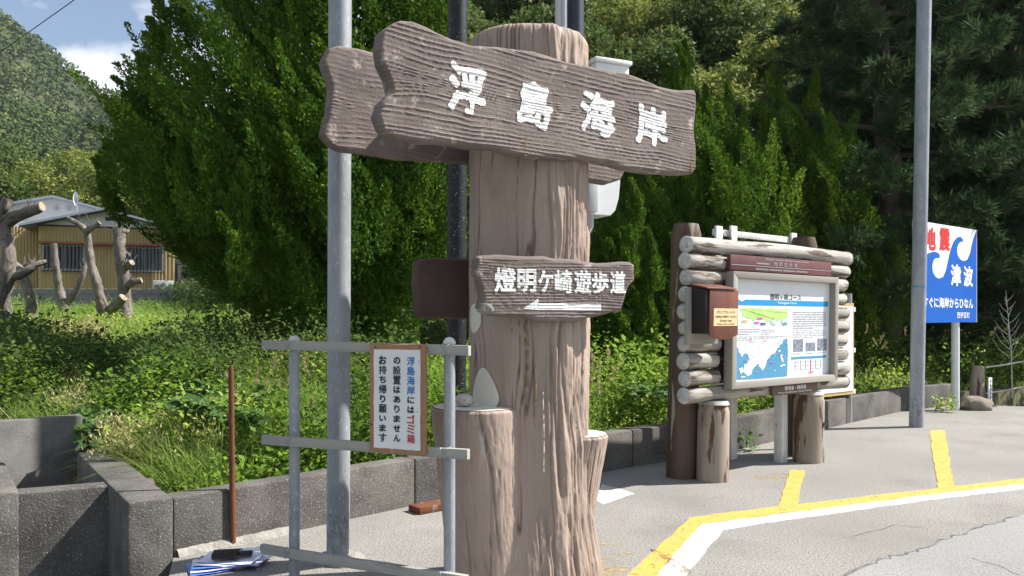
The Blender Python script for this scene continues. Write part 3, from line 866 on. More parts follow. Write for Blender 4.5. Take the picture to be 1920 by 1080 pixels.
# rust-coloured run below the arrow board, pale cement runs
mat('rust_run', (0.16, 0.09, 0.035), (0.24, 0.16, 0.09), scale=20, rough=.9, al=(30, .38, .60))
mat('cement_run', (0.55, 0.52, 0.48), (0.45, 0.41, 0.37), scale=20, rough=.9, al=(30, .38, .60))
def run_mark(px, z1, z0, wd, m, seed, k=1.0):
    zz = np.linspace(z1, z0, 40); th = -math.pi / 2 + math.asin((px - 988) / 112)
    th = th + .05 * (fbm(zz * 3, zz * 0, seed, 3) - .5)
    w_ = wd * (.35 + .9 * fbm(zz * 6, zz * 0 + 4, seed, 3)) * np.sin(np.linspace(.25, 3.0, 40)) ** .5
    v = []
    for sg_ in (-1, 0, 1):
        t2 = th + sg_ * w_ / TR
        rr = tr_r(t2, zz) + .0125 + (.004 if sg_ == 0 else 0)
        v.append(np.stack([TX + np.cos(t2) * rr, TY + np.sin(t2) * rr, zz], 1))
    MB().add(np.concatenate(v), [(i + 40 * j, i + 1 + 40 * j, i + 41 + 40 * j, i + 40 + 40 * j) for i in range(39) for j in (0, 1)]).build('run_mark', m, post, smooth=True)
run_mark(986, 1.56, 1.02, .014, 'rust_run', 4)
run_mark(1000, 1.30, .95, .010, 'rust_run', 9)
run_mark(936, .78, .42, .016, 'cement_run', 6)
run_mark(1015, 1.15, .70, .008, 'cement_run', 12)
for px_, z_a, z_b in ((985, 255, 296), (1297, 285, 322)):
    x, za_ = bf.sz(px_, z_a); _, zb_ = bf.sz(px_, z_b)
    zz = np.linspace(za_, zb_, 14); wv = .006 + .004 * fbm(zz * 30, zz * 0, 5, 2)
    v = np.concatenate([bf(x - wv, -grain1(x - wv, zz) - .003, zz), bf(x + wv, -grain1(x + wv, zz) - .003, zz)])
    MB().add(v, [(i, i + 14, i + 15, i + 1) for i in range(13)]).build('run_mark', 'rust_run', bd)
# stone lying on the left stub
mb = MB()
cst = W(870, 752, 4.47)
lump(mb, (cst[0], cst[1], 1.065 + .036), .052, .045, .037, 3, .10, 20, 12)
st = mb.build('stone', 'stone', smooth=True, sharp=180, org=(cst[0], cst[1], 1.065))
tagit(st, 'pale rounded stone lying on the cut branch stub of the signpost', 'stone')

# ------------------------------------------------------------------ rail stand and its notice
fA, fB = np.array((-1.257, 4.60)), np.array((-.33, 4.20))
ff = Fr((*fA, 0), math.atan2(*(fB - fA)[::-1]))
LF = np.linalg.norm(fB - fA)
fence = thing('rail_stand', 'grey stand of two metal posts and three timber rails before the signpost', 'stand', (*fA, 0))
for x in (0, LF):
    MB().tube([ff(x, 0, -.05), ff(x, 0, 1.43)], .0305, 20, seed=int(x * 9)).build('post', 'galvanised', fence, smooth=True)
    cap = [ff(x, 0, 1.425 + .032 * math.sin(t) * 1.1) for t in np.linspace(0, 1.5, 7)]
    MB().tube(cap, [.033 * math.cos(t) + .001 for t in np.linspace(0, 1.5, 7)], 20).build('post_cap', 'pole_cap', fence, smooth=True)
for k, (za, zb) in enumerate(((1.402, 1.395), (.853, .858), (.215, .208))):
    x0, x1 = ff.sx(504 - (3 if k == 2 else 0)), ff.sx(888 - 2 * k)
    rl = MB()
    n = 9
    xs = np.linspace(x0, x1, n)
    for i in range(n - 1):
        pass
    zz = np.interp(xs, (x0, x1), (za + .004, zb - .002)) + .004 * (rng.random(n) - .5)
    V = np.concatenate([ff(xs, np.full(n, yy), zz + dz) for yy, dz in ((-.062, -.026), (-.031, -.026), (-.031, .026), (-.062, .026))])
    T_ = np.concatenate([np.stack([xs, np.full(n, yy), np.full(n, dz)], 1) for yy, dz in ((-.062, -.026), (-.031, -.026), (-.031, .026), (-.062, .026))])
    fc = [(a * n + i, a * n + i + 1, b * n + i + 1, b * n + i) for a, b in ((0, 3), (3, 2), (2, 1), (1, 0)) for i in range(n - 1)] + [(0, 3 * n, 2 * n, n), (n - 1, 2 * n - 1, 3 * n - 1, 4 * n - 1)]
    r_ = rl.add(V, [q[::-1] for q in fc], T_).build('rail', 'rail_wood', fence)
    for x in (0, LF):
        mb = MB()
        for s_ in (-1, 1):
            z0 = np.interp(x, (x0, x1), (za, zb))
            mb.tube([ff(x - .022 * s_, -.03, z0 - .034), ff(x - .020 * s_, -.0645, z0 - .024), ff(x + .020 * s_, -.0645, z0 + .022), ff(x + .026 * s_, -.03, z0 + .032)], .0017, 5)
        mb.build('binding_wire', 'wire', r_, smooth=True)
def nq(a, b):
    return (660 + .2315 * a, 620 + .2315 * b)
no_ = thing('notice_board', 'white notice with brown wooden frame and handwritten lettering hung on the rail stand', 'notice', ff((ff.sx(745)), -.065, .85))
x0, z1 = ff.sz(*nq(141, 108), -.09); x1, _ = ff.sz(*nq(590, 110), -.09)
_, z0 = ff.sz(*nq(141, 975), -.09)
z0b = z0 - .0
MB().box(ff, x0, x1, -.088, -.064, z0, z1).build('backing_board', 'notice_wood', no_, bevel=.003)
a0_, b1_ = ff.sz(*nq(178, 150), -.09); a1_, _ = ff.sz(*nq(553, 150), -.09); _, b0_ = ff.sz(*nq(175, 945), -.09)
pan = MB()
pl_ = []
for (p, q) in [((a0_, b0_), (a1_, b0_)), ((a1_, b0_), (a1_, b1_)), ((a1_, b1_), (a0_, b1_)), ((a0_, b1_), (a0_, b0_))]:
    for k in np.linspace(0, 1, 14)[:-1]:
        pl_.append((p[0] + (q[0] - p[0]) * k + .003 * (rng.random() - .5), p[1] + (q[1] - p[1]) * k + .003 * (rng.random() - .5)))
pn = pan.prism(ff, pl_, -.092, -.0885).build('painted_panel', 'notice_white', no_)
cols = [(478, '浮島海岸にはゴミ箱', 'bbbbkkrrr'), (365, 'の設置はありません', 'k' * 9), (250, 'お持ち帰り願います', 'k' * 9)]
inks = {'b': 'ink_blue', 'k': 'ink_black', 'r': 'ink_red'}
small = set('にはのありませんいまち')
for cx_, s_, ink in cols:
    for i, ch in enumerate(s_):
        cy_ = 246 + i * 78.5 + (2 if cx_ == 478 else (-4 if cx_ == 365 else -8))
        x, z = ff.sz(*nq(cx_, cy_), -.092)
        yy = (ff.o + ff.ux * x)[1]
        u_ = .2315 * yy / F
        mb = MB()
        kw, kh = (58, 56) if ch in small else (66, 70)
        if ch in 'りい': kw, kh = (46, 62) if ch == 'り' else (58, 46)
        write(mb, ff, ch, x, z, -.0942, w=kw * u_ / ff.ux[0], h=kh * u_, bold=.030 if ch in small or ch in 'お' else .016, rough=.0016, seed=i)
        mb.build('painted_character', inks[ink[i]], pn)
for (a, b) in ((188, 132), (548, 130), (155, 760), (563, 745)):
    x, z = ff.sz(*nq(a, b), -.092)
    MB().tube([ff(x, -.0885, z), ff(x, -.0915, z)], .005, 8).build('screw', 'rusty', no_)

# ------------------------------------------------------------------ poles
def pole(name, label, px, y, r, z0, z1, m, lean=0.0, cat='pole', foot=None):
    b = np.array(((px - 960) / F * y, y, z0))
    t = thing(name, label, cat, tuple(b))
    tip = b + np.array((lean * (z1 - z0), 0, z1 - z0))
    if foot:
        k = (foot[0] - z0) / (z1 - z0)
        mid = b + (tip - b) * k
        MB().tube([b, mid], r * 1.004, 28).build('weathered_foot', foot[1], t, smooth=True)
        MB().tube([mid, tip], r, 28).build('shaft', m, t, smooth=True)
    else:
        MB().tube([b, tip], r, 28).build('shaft', m, t, smooth=True)
    return t, b
lp, b = pole('lamp_pole', 'thick grey galvanised pole standing behind the rail stand', 634, 5.12, .073, -.02, 7.5, 'galvanised', lean=.0035, foot=(.32, 'galvanised_foot'))
mb = MB()
lump(mb, (b[0], b[1], .0), .17, .15, .05, 4, .35, 24, 10)
mb.build('concrete_collar', 'mortar', lp, smooth=True, sharp=180)
pole('black_pole', 'black pole speckled with flaking white paint behind the signpost', 855, 8.0, .098, 0, 8.5, 'black_pole', lean=.004)
rp2, b = pole('galvanised_pole', 'tall thin grey galvanised pole in front of the blue sign', 1718, 11.55, .098, -.02, 9, 'galvanised', lean=.0185, foot=(.42, 'galvanised_foot'))
mb = MB()
for z_ in (2.02,):
    mb.tube([(b[0] + .0185 * z_, b[1], z_), (b[0] + .0185 * z_, b[1], z_ + .025)], .101, 24)
mb.build('blue_band', 'print_sea', rp2, smooth=True)
# utility pole with the meter cabinets
up = thing('utility_pole', 'dark utility pole with white electric cabinets behind the trunk signpost', 'utility pole', (.515, 7.2, 0))
MB().tube([(.575, 7.2, 0), (.575, 7.2, 9)], .075, 24).build('shaft', 'navy_pole', up, smooth=True)
for dx in (-.125, -.075):
    MB().tube([(.53 + dx * 1.0 + .01, 7.13, 0), (.53 + dx + .01, 7.13, 9)], .030, 14).build('conduit', 'grey_plastic', up, smooth=True)
cf = Fr((.575, 7.2, 0), R(24))
x0, zt = cf.sz(1118, 104, -.20); x1, _ = cf.sz(1180, 104, -.20); _, zb = cf.sz(1118, 300, -.2)
MB().box(cf, x0, x1, -.20, .12, zb, zt - .05).build('cabinet', 'cabinet_white', up, bevel=.012)
MB().box(cf, x0 - .02, x1 + .02, -.225, .15, zt - .05, zt - .01).build('cabinet_lid', 'cabinet_white', up, bevel=.01)
x0, z1_ = cf.sz(1098, 330, -.1); x1, z0_ = cf.sz(1152, 408, -.1)
mb = MB()
prof = [(x0, z0_), (x1 - .10, z0_), (x1 - .05, z0_ + .05), (x1 - .015, z0_ + .16), (x1, z0_ + .30), (x1, z1_ + .3), (x0, z1_ + .3)]
mb.prism(cf, prof, -.20, .06)
mc = mb.build('meter_box', 'cabinet_white', up, bevel=.006, sharp=18)
MB().box(cf, x0 - .045, x0 + .05, -.235, -.202, z0_ + .02, z1_ + .2).build('side_plate', 'grey_plastic', up, bevel=.005)
MB().tube([cf(x0 + .03, -.15, z0_ + .02), cf(x0 + .03, -.15, z0_ - .10), cf(x0 - .01, -.15, z0_ - .17), cf(x0 - .12, -.12, z0_ - .2)], .022, 12).build('conduit', 'grey_plastic', up, smooth=True)

# rusty rod
b = G(437, 1023)
MB().tube([(b[0], b[1], -.02), (b[0] - .008, b[1], .6), (b[0] - .014, b[1], 1.18), (b[0] - .014, b[1], 1.235)], [.0205, .0195, .0185, .014], 16).build('rusty_rod', 'rusty', smooth=True, org=(b[0], b[1], 0))
tagit(bpy.data.objects['rusty_rod'], 'thin rusty iron rod standing upright by the low concrete wall', 'rod')
# boards lying at the wall's foot
pf = Fr((*G(812, 958)[:2], 0), R(40))
MB().box(pf, -.16, .22, -.05, .12, .0, .055).build('timber_offcut', 'rusty', org=tuple(pf.o), bevel=.004)
tagit(bpy.data.objects['timber_offcut'], 'short red-brown timber offcut lying at the foot of the low wall', 'timber')

# leaflets weighted down on the ground
lc = G(425, 1062)
lf = thing('leaflet_pile', 'blue and white leaflets fanned out on the ground by the rusty rod', 'leaflets', tuple(lc))
for i in range(5):
    fr = Fr((lc[0] + .02 * i - .03, lc[1] + .012 * i, .006 + .009 * i), R(28 - 9 * i))
    n, m_ = 14, 6
    X, Y = np.meshgrid(np.linspace(-.20, .20, n), np.linspace(-.145, .145, m_))
    Z = .035 * np.exp(-((X - .02 * i) / .07) ** 2) * sst(-.2, .15, Y) + .05 * sst(.13, .2, X) * (i % 2) + .006 * np.sin(9 * X + i)
    Z = np.maximum(Z, 0)
    idx = np.arange(n * m_).reshape(m_, n)
    fcs = [tuple(q) for q in np.stack([idx[:-1, :-1], idx[:-1, 1:], idx[1:, 1:], idx[1:, :-1]], -1).reshape(-1, 4)]
    lo = fr(X.ravel(), Y.ravel(), Z.ravel()); hi = lo + np.array((0, 0, .003))
    N_ = n * m_
    MB().add(np.concatenate([hi, lo]), fcs + [tuple(k + N_ for k in q[::-1]) for q in fcs]).build('leaflet', 'paper' if i in (1, 3, 4) else 'paper_blue', lf, smooth=True, sharp=70)
fr = Fr((lc[0] + .03, lc[1] - .01, .062), R(12))
bw = MB().box(fr, -.11, .05, -.05, .05, 0, .040).box(fr, .052, .13, -.03, .03, .004, .030).build('black_weight', 'box_dark', bevel=.008, org=tuple(fr.o))
tagit(bw, 'small black object lying on top of the leaflets', 'weight')

# ------------------------------------------------------------------ log information board
kd = np.array((.788, .616)); kang = math.atan2(kd[1], kd[0])
LEAN = .026
kf = Fr((1.94, 7.71, 0), kang, LEAN)
kio = thing('log_information_board', 'information board of stacked weathered logs on round timber posts', 'information board', (1.94, 7.71, 0))
def log(x0, x1, z, r, name='log', y=0.0, m='log_wood', seed=0):
    xs = np.linspace(x0, x1, max(3, int((x1 - x0) / .12)))
    path = [kf(x, y + .006 * math.sin(x * 3 + seed), z + .005 * math.sin(x * 2.2 + seed * 2)) for x in xs]
    o = MB().tube(path, [r * (1 + .05 * math.sin(x * 2 + seed)) for x in xs], 20, amp=.10, freq=3.5, seed=seed, dome=r * .26).build(name, m, kio, smooth=True, sharp=50)
    for xe, s_ in ((path[0], -1), (path[-1], 1)):
        c = xe + kf.ux * s_ * .003
        an = np.linspace(0, 2 * math.pi, 20, endpoint=False)
        rr = r * .735
        ring = [c + kf.uy * math.cos(a) * rr * s_ * -1 + np.array((0, 0, 1)) * math.sin(a) * rr for a in an]
        ring2 = [p - kf.ux * s_ * r * .305 + (p - c) * .385 for p in ring]
        mb = MB()
        mb.add(np.array(ring + ring2), [tuple(range(20))] + [(i + 20, (i + 1) % 20 + 20, (i + 1) % 20, i) for i in range(20)])
        mb.build('log_end', 'log_end', o, smooth=True, sharp=60)
    return o
rad = .0775
zs = [.845 + .1575 * i for i in range(10)]
for i, z in enumerate(zs):
    sd = 100 + i * 7
    if i in (0, 9):
        log(-.476, 2.39 + (.05 if i == 9 else 0), z, rad + (.004 if i == 9 else 0), seed=sd)
    else:
        log(-.476 + .015 * math.sin(i * 2.1), (.02 if i < 8 else .15) + .03 * math.sin(i * 3), z, rad * (.97 + .03 * math.sin(i)), seed=sd)
        log(1.88, 2.36 + .03 * math.sin(i * 1.7), z, rad * (.95 + .05 * math.sin(i * 2)), seed=sd + 3)
def kpost(x, y, r, z1, m, seed, name):
    zz = np.linspace(-.02, z1 - .10, 14)
    path = [kf(x, y, z) for z in zz] + [kf(x, y, z1)]
    MB().tube(path, [r * (1.03 - .02 * z) for z in zz] + [r * .80], 24, amp=.035, freq=1.5, seed=seed).build(name, m, kio, smooth=True, sharp=35)
kpost(-.10, .292, .150, 2.50, 'post_brown', 3, 'tall_post')
kpost(0.0, 0, .148, .768, 'post_peeling', 5, 'short_post')
kpost(1.66, 0, .160, .768, 'post_peeling', 8, 'short_post')
kpost(1.98, .292, .150, 2.50, 'post_brown', 9, 'tall_post')
for x in (0.0, 1.66):      # pale worn rim under the logs
    MB().tube([kf(x, 0, .735), kf(x, 0, .772)], [.151, .135], 24).build('worn_rim', 'log_end', kio, smooth=True, sharp=30)
MB().tube([kf(1.70, -.156, .42), kf(1.70, -.172, .42)], .026, 14).build('knot_hole', 'dark_trim', kio)
# backing and the framed panel
MB().box(kf, .05, 1.90, .02, .05, .93, 2.06).build('backing', 'post_brown', kio)
FX0, FX1, FZ0, FZ1, FY = .045, 1.935, .885, 2.02, -.175
fw_ = .075
def frame_bar(pts):
    return MB().prism(kf, pts, FY, -.075).build('frame_bar', 'frame_wood', kio, bevel=.006)
ins = lambda: None
frame_bar([(FX0, FZ0), (FX1, FZ0), (FX1 - fw_, FZ0 + fw_ * .9), (FX0 + fw_, FZ0 + fw_ * .9)])
frame_bar([(FX0, FZ1), (FX1, FZ1), (FX1 - fw_, FZ1 - fw_ * .9), (FX0 + fw_, FZ1 - fw_ * .9)])
frame_bar([(FX0 - .0, FZ0 + .002), (FX0 + fw_ - .002, FZ0 + fw_ * .9), (FX0 + fw_ - .002, FZ1 - fw_ * .9), (FX0, FZ1 - .002)])
frame_bar([(FX1, FZ0 + .002), (FX1 - fw_ + .002, FZ0 + fw_ * .9), (FX1 - fw_ + .002, FZ1 - fw_ * .9), (FX1, FZ1 - .002)])
PX0, PX1, PZ0, PZ1 = FX0 + fw_, FX1 - fw_, FZ0 + fw_ * .9, FZ1 - fw_ * .9
pnl = MB().box(kf, PX0 - .02, PX1 + .02, -.105, -.09, PZ0 - .02, PZ1 + .02).build('map_panel', 'panel_white', kio)
def pu(u): return PX0 + (PX1 - PX0) * u
def pz(v_): return PZ1 - (PZ1 - PZ0) * v_
def prt(m, shapes, y, name):
    mb = MB()
    for s_ in shapes:
        mb.flat(kf, [(pu(a), pz(b_)) for a, b_ in s_], y)
    return mb.build(name, m, pnl)
def rect(a0, b0, a1, b1): return [(a0, b0), (a1, b0), (a1, b1), (a0, b1)]
y1_, y2_, y3_ = -.1075, -.1095, -.1115
prt('print_blue', [[(0.0, .20), (.06, .20), (.09, .222), (.12, .20), (.985, .20), (.985, .255), (0.0, .255)]], y1_, 'title_bar')
prt('print_pale', [rect(.0, .275, .54, .46)], y1_, 'printed_map')
def blob(pts, amp, seed, n=8):
    o = []
    for i in range(len(pts)):
        a, b_ = np.array(pts[i]), np.array(pts[(i + 1) % len(pts)])
        for k in range(n):
            o.append(tuple(a + (b_ - a) * k / n + (np.random.default_rng(seed + i * 50 + k).random(2) - .5) * amp))
    return o
prt('print_green', [blob([(.07, .285), (.54, .285), (.535, .37), (.46, .405), (.40, .39), (.33, .42), (.28, .37), (.2, .41), (.11, .37)], .022, 1)], y2_, 'printed_map')
prt('print_mint', [blob([(.36, .40), (.44, .395), (.42, .45), (.37, .445)], .02, 5), blob([(.47, .39), (.53, .38), (.53, .43), (.48, .44)], .02, 9)], y3_, 'printed_map')
prt('print_orange', [rect(.0, .365, .035, .385), rect(.09, .405, .135, .427)], y3_, 'map_tag')
prt('print_pink', [rect(.235, .378, .285, .398), (rect(.205, .42, .255, .44))], y3_, 'map_tag')
prt('print_navy', [rect(.265, .43, .315, .45)], y3_, 'map_tag')
prt('print_sea', [rect(.485, .43, .535, .45)], y3_, 'map_tag')
sea = [(.045, .655), (.085, .745), (.10, .775), (.12, .73), (.155, .735), (.165, .79), (.145, .83), (.12, .84), (.115, .90), (.15, .955), (.18, .95), (.215, .885), (.255, .84), (.265, .87), (.30, .91), (.33, .86), (.35, .80), (.375, .77), (.39, .745), (.41, .75), (.445, .70), (.455, .66), (.50, .64), (.50, .605), (.545, .59), (.54, .985), (.03, .985)]
prt('print_sea', [blob(sea, .012, 30, 3)], y1_, 'printed_map')
prt('panel_white', [blob([(.07, .88), (.10, .86), (.12, .90), (.09, .94)], .015, 60, 3), blob([(.47, .77), (.485, .76), (.50, .83), (.485, .84)], .012, 70, 3), rect(.47, .87, .50, .885), rect(.09, .955, .13, .968), blob([(.44, .72), (.47, .715), (.465, .735)], .008, 80, 2)], y2_, 'printed_map')
tg = [[], [], []]
r3 = random.Random(4)
for k in range(34):
    a, b_ = r3.uniform(.1, .52), r3.uniform(.57, .93)
    tg[k % 3].append(rect(a, b_, a + r3.uniform(.012, .035), b_ + .009))
prt('ink_grey', tg[0], y3_, 'map_tag'); prt('print_pink', tg[1][:6], y3_, 'map_tag'); prt('print_pale', tg[2], y3_, 'map_tag')
lines = []
def para(a0, a1, b0, n, dz, h, last=.6):
    for k in range(n):
        a = a0
        e = a1 if k < n - 1 else a0 + (a1 - a0) * last
        while a < e:
            w_ = r3.uniform(.012, .05)
            lines.append(rect(a, b0 + k * dz, min(a + w_, e), b0 + k * dz + h))
            a += w_ + r3.uniform(.004, .009)
para(.60, .965, .315, 8, .024, .010)
para(.0, .26, .49, 3, .024, .009); para(.28, .42, .50, 3, .02, .007)
para(.0, .28, .565, 3, .016, .005); para(.28, .54, .565, 2, .016, .006)
para(.60, .965, .512, 5, .018, .005)
para(.60, .68, .755, 1, .02, .008, 1); para(.74, .82, .755, 1, .02, .008, 1); para(.88, .95, .755, 1, .02, .008, 1)
para(.0, .035, .62, 1, .02, .022, 1)
prt('ink_grey', lines, y1_, 'printed_text')['kind'] = 'stuff'
prt('print_blue', [rect(.0, .66 + .022 * k, .012, .667 + .022 * k) for k in range(10)], y1_, 'map_key')
prt('ink_grey', [rect(.016, .66 + .022 * k, .034, .667 + .022 * k) for k in range(14)], y1_, 'map_key')
for a in (.605, .74, .87):
    prt('print_photo', [rect(a, .605 if a != .74 else .645, a + .105, .735)], y1_, 'printed_photo')
prt('print_sea', [rect(.585, .79, .97, .815)], y1_, 'section_bar')
prt('ink_grey', [rect(.625 + .056 * k, .83, .631 + .056 * k, .925) for k in range(6) if k != 3] + [rect(.63 + .056 * k, .845 + .04 * j, .67 + .056 * k, .85 + .04 * j) for k in range(5) for j in range(3)], y1_, 'timetable')
prt('ink_red', [rect(.792, .825, .80, .95), rect(.77, .955, .83, .962), rect(.78, .97, .82, .976)], y1_, 'timetable')
mb = MB(); write(mb, kf, '燈明ヶ崎コース', pu(.52), pz(.165), y1_, h=.062, w=.56, bold=.004); mb.build('title_lettering', 'ink_black', pnl)
mb = MB(); write(mb, kf, 'Tomyogasaki Course', pu(.53), pz(.229), y2_, h=.034, w=.35, bold=.01); mb.build('title_lettering', 'ink_white', pnl)
# plates above and below
hp = MB().box(kf, .06, 1.86, -.125, -.082, 2.034, 2.185).build('header_plate', 'plate_maroon', kio, bevel=.004)
mb = MB().flat(kf, [(.07, 2.085), (1.85, 2.085), (1.85, 2.091), (.07, 2.091)], -.1275)
for k in range(44):
    a = .62 + k * .018
    if k % 9: mb.flat(kf, [(a, 2.156), (a + .012, 2.156), (a + .012, 2.168), (a, 2.168)], -.1275)
for k in range(52):
    a = .45 + k * .018
    if k % 13: mb.flat(kf, [(a, 2.052), (a + .013, 2.052), (a + .013, 2.066), (a, 2.066)], -.1275)
for k in range(12):
    a = .48 + k * .018
    mb.flat(kf, [(a, 2.108), (a + .013, 2.108), (a + .013, 2.124), (a, 2.124)], -.1275)
write(mb, kf, '西 伊 豆 歩 道', .98, 2.121, -.1275, h=.042, w=.42, bold=.01)
mb.build('plate_lettering', 'ink_grey', hp)
bp = MB().box(kf, .80, 1.62, -.120, -.079, .775, .875).build('name_plate', 'plate_brown', kio, bevel=.004)
mb = MB(); write(mb, kf, '環境省・静岡県', 1.20, .842, -.1225, h=.046, w=.40, bold=.012)
mb.build('plate_lettering', 'ink_white', bp)
mb = MB(); write(mb, kf, 'Ministry of the Environment  Shizuoka Prefecture', 1.20, .798, -.1225, h=.022, w=.62, bold=.004)
mb.build('plate_lettering', 'ink_white', bp)
MB().box(kf, 1.985, 2.035, -.12, -.085, 1.62, 2.01).box(kf, 1.955, 1.984, -.12, -.085, 1.60, 1.66).build('bracket', 'cream_plastic', kio, bevel=.008)
# leaflet box
bx0 = kf.sx(1318, -.30)
lb = thing('leaflet_box', 'dark brown leaflet box with cream label hung on the log board', 'leaflet box', tuple(kf(bx0, -.2, 1.36)))
_, zt = kf.sz(1322, 532, -.33); _, zb = kf.sz(1322, 626, -.33)
bx1 = kf.sx(1377, -.33)
MB().box(kf, bx0 - .085, bx0 - .03 + (bx1 - bx0) * .92, -.165, -.125, zb - .10, zt - .03).build('backboard', 'frame_wood', lb, bevel=.004)
zt0 = zt - .0
lbw = bx1 - bx0
MB().prism(Fr(kf(bx0, 0, 0), kang + R(90), 0), [(-.166 * -1 - .332 - .0, zb), (-.345, zb), (-.345, zt - .045), (-.166, zt)], 0, 0.001).build('side_panel', 'box_dark', lb) if False else None
def bxp(name, m, pts_yz, x0, x1):
    fr = Fr(kf(0, 0, 0), kang)
    n = len(pts_yz)
    ya = np.array([p[0] for p in pts_yz]); za = np.array([p[1] for p in pts_yz])
    v = np.concatenate([fr(np.full(n, x0), ya, za), fr(np.full(n, x1), ya, za)]) + kf.ux * LEAN * 1.5
    f = [tuple(range(n)), tuple(range(2 * n - 1, n - 1, -1))] + [(i, i + n, (i + 1) % n + n, (i + 1) % n) for i in range(n)]
    me = MB().add(v, f)
    return me.build(name, m, lb, bevel=.003)
lx0, lx1 = bx0 - LEAN * 1.5, bx1 - LEAN * 1.5
bxp('case', 'box_dark', [(-.166, zb), (-.325, zb), (-.325, zt - .05), (-.166, zt - .012)], lx0 + .006, lx1 - .006)
bxp('lid', 'box_brown', [(-.166, zt - .008), (-.352, zt - .046), (-.352, zt - .032), (-.166, zt + .008)], lx0 - .004, lx1 + .004)
fr = kf
n = 9
arc_ = [(bx0 + lbw * k, zb - .012 - .045 * math.sin(math.pi * k)) for k in np.linspace(0, 1, n)]
fp = MB().prism(kf, arc_ + [(bx1, zt - .048), (bx0, zt - .048)], -.342, -.327).build('front_panel', 'box_brown', lb, bevel=.003)
c0, d0 = kf.sz(1333, 578, -.344); c1, d1 = kf.sz(1377, 611, -.344)
c1 = bx1 - .012
lab = MB().prism(kf, [(c0, d1), (c1, d1), (c1, d0), (c0, d0)], -.3445, -.3425).build('label', 'label_cream', fp)
mb = MB()
hh = d0 - d1
for s_, v_, hx, wx in (('パンフレット', .20, .17, .78), ('ご自由にお取りください', .46, .12, .92), ('Guide map', .70, .13, .5), ('Please take it freely', .89, .085, .72)):
    write(mb, kf, s_, (c0 + c1) / 2, d0 - hh * v_, -.3462, h=hh * hx, w=(c1 - c0) * wx, bold=.008)
ob = mb.build('label_lettering', 'ink_black', fp)
for z in (zt - .09, zt - .25, zb + .03):
    p = kf(bx0 - .001, -.30, z)
    MB().tube([p, p - kf.ux * .006], .008, 8).build('screw', 'aluminium', lb)
# white painted frame behind the logs
wf = thing('white_frame', 'peeling white timber frame standing behind the log board', 'frame', tuple(G(1464, 866)))
ww = Fr((*G(1464, 866)[:2], 0), kang)
MB().box(ww, -.055, .055, -.05, .05, -.01, .95).build('post', 'white_wood', wf, bevel=.004)
x0_, zt_ = ww.sz(1338, 430, .45); x1_, _ = ww.sz(1488, 440, .45)
zt_ = 2.575
MB().box(ww, x0_, x1_ - .12, .43, .47, zt_ - .10, zt_ - .03).build('rail', 'white_wood', wf, bevel=.004)
for x in (x0_ + .04, x0_ + .30, x1_ - .06):
    MB().box(ww, x - .055, x + .055, .40, .428, .0, zt_ + (.02 if x > x0_ + .1 else 0)).build('post', 'white_wood', wf, bevel=.004)
# second framed board, farther back
bb = Fr((*G(1591, 792)[:2], 0), kang)
b2 = thing('framed_board', 'white panel with tan edging on a thin grey post behind the log board', 'board', tuple(bb.o))
MB().tube([bb(0, 0, -.02), bb(0, 0, 1.95)], .05, 16).build('post', 'galvanised', b2, smooth=True)
MB().tube([bb(-1.5, 0, -.02), bb(-1.5, 0, 1.95)], .05, 16).build('post', 'galvanised', b2, smooth=True)
_, za_ = bb.sz(1590, 568, -.1); _, zc_ = bb.sz(1590, 740, -.1)
MB().box(bb, -1.62, .0, -.085, -.06, zc_, za_).build('edging', 'tan_wood', b2)
MB().box(bb, -1.58, -.045, -.093, -.087, zc_ + .05, za_ - .05).build('panel', 'sign_white', b2)
for py in (580, 657, 735):
    _, z = bb.sz(1600, py, 0)
    MB().box(bb, -1.6, .30, .052, .085, z - .035, z + .035).build('bracket_bar', 'white_pole', b2)

# ------------------------------------------------------------------ blue earthquake and tsunami sign
sgb = G(1797, 769)
sg = thing('tsunami_sign', 'blue and white tsunami sign on white post, partly behind the grey pole', 'sign', tuple(sgb))
sfr = Fr((sgb[0], sgb[1], 0), kang)
MB().tube([sfr(0, .05, -.02), sfr(0, .05, 3.15)], .065, 20).build('post', 'white_pole', sg, smooth=True)
sxx0, sxx1 = sfr.sx(1708), sfr.sx(1826)
_, sz1 = sfr.sz(1826, 432); _, sz0 = sfr.sz(1826, 604)
sp = MB().box(sfr, sxx0, sxx1, -.05, -.02, sz0, sz1).build('sign_panel', 'sign_white', sg)
def sc(a, b_):     # crop coordinates of the sign face -> local x,z
    return sxx0 + (sxx1 - sxx0) * (a - 492) / (765 - 492), sz1 + (sz0 - sz1) * (b_ - 100 - 20 * (a - 492) / 273) / (428 - 26 * (a - 492) / 273)
def arc(cx, cy, r, a0, a1, n=14, ry=None):
    return [(cx + r * math.cos(R(t)), cy + (ry or r) * math.sin(R(t))) for t in np.linspace(a0, a1, n)]
wave = [(494, 300), (520, 262), (548, 235), (572, 226), (590, 231), (598, 245), (592, 252)] + arc(594, 292, 29, 235, 90, 12, 47) + \
       [(610, 332), (622, 305), (632, 260), (643, 212), (656, 178), (672, 158), (686, 154), (697, 162), (700, 174)] + arc(702, 214, 30, 235, 80, 12, 44) + \
       [(720, 250), (732, 222), (740, 185), (750, 150), (763, 121), (763, 521), (494, 531)]
MB().flat(sfr, [sc(a, b_) for a, b_ in wave], -.0525).build('blue_wave', 'sign_blue', sp)
def sgn(s_, a, b_, wa, hb, m, bold, y=-.055):
    x, z = sc(a, b_)
    mb = MB()
    write(mb, sfr, s_, x, z, y, w=wa / 273 * (sxx1 - sxx0), h=hb / 418 * (sz1 - sz0), bold=bold)
    mb.build('lettering', m, sp)
sgn('地', 556, 172, 46, 96, 'sign_red', .035); sgn('震', 617, 172, 45, 98, 'sign_red', .028)
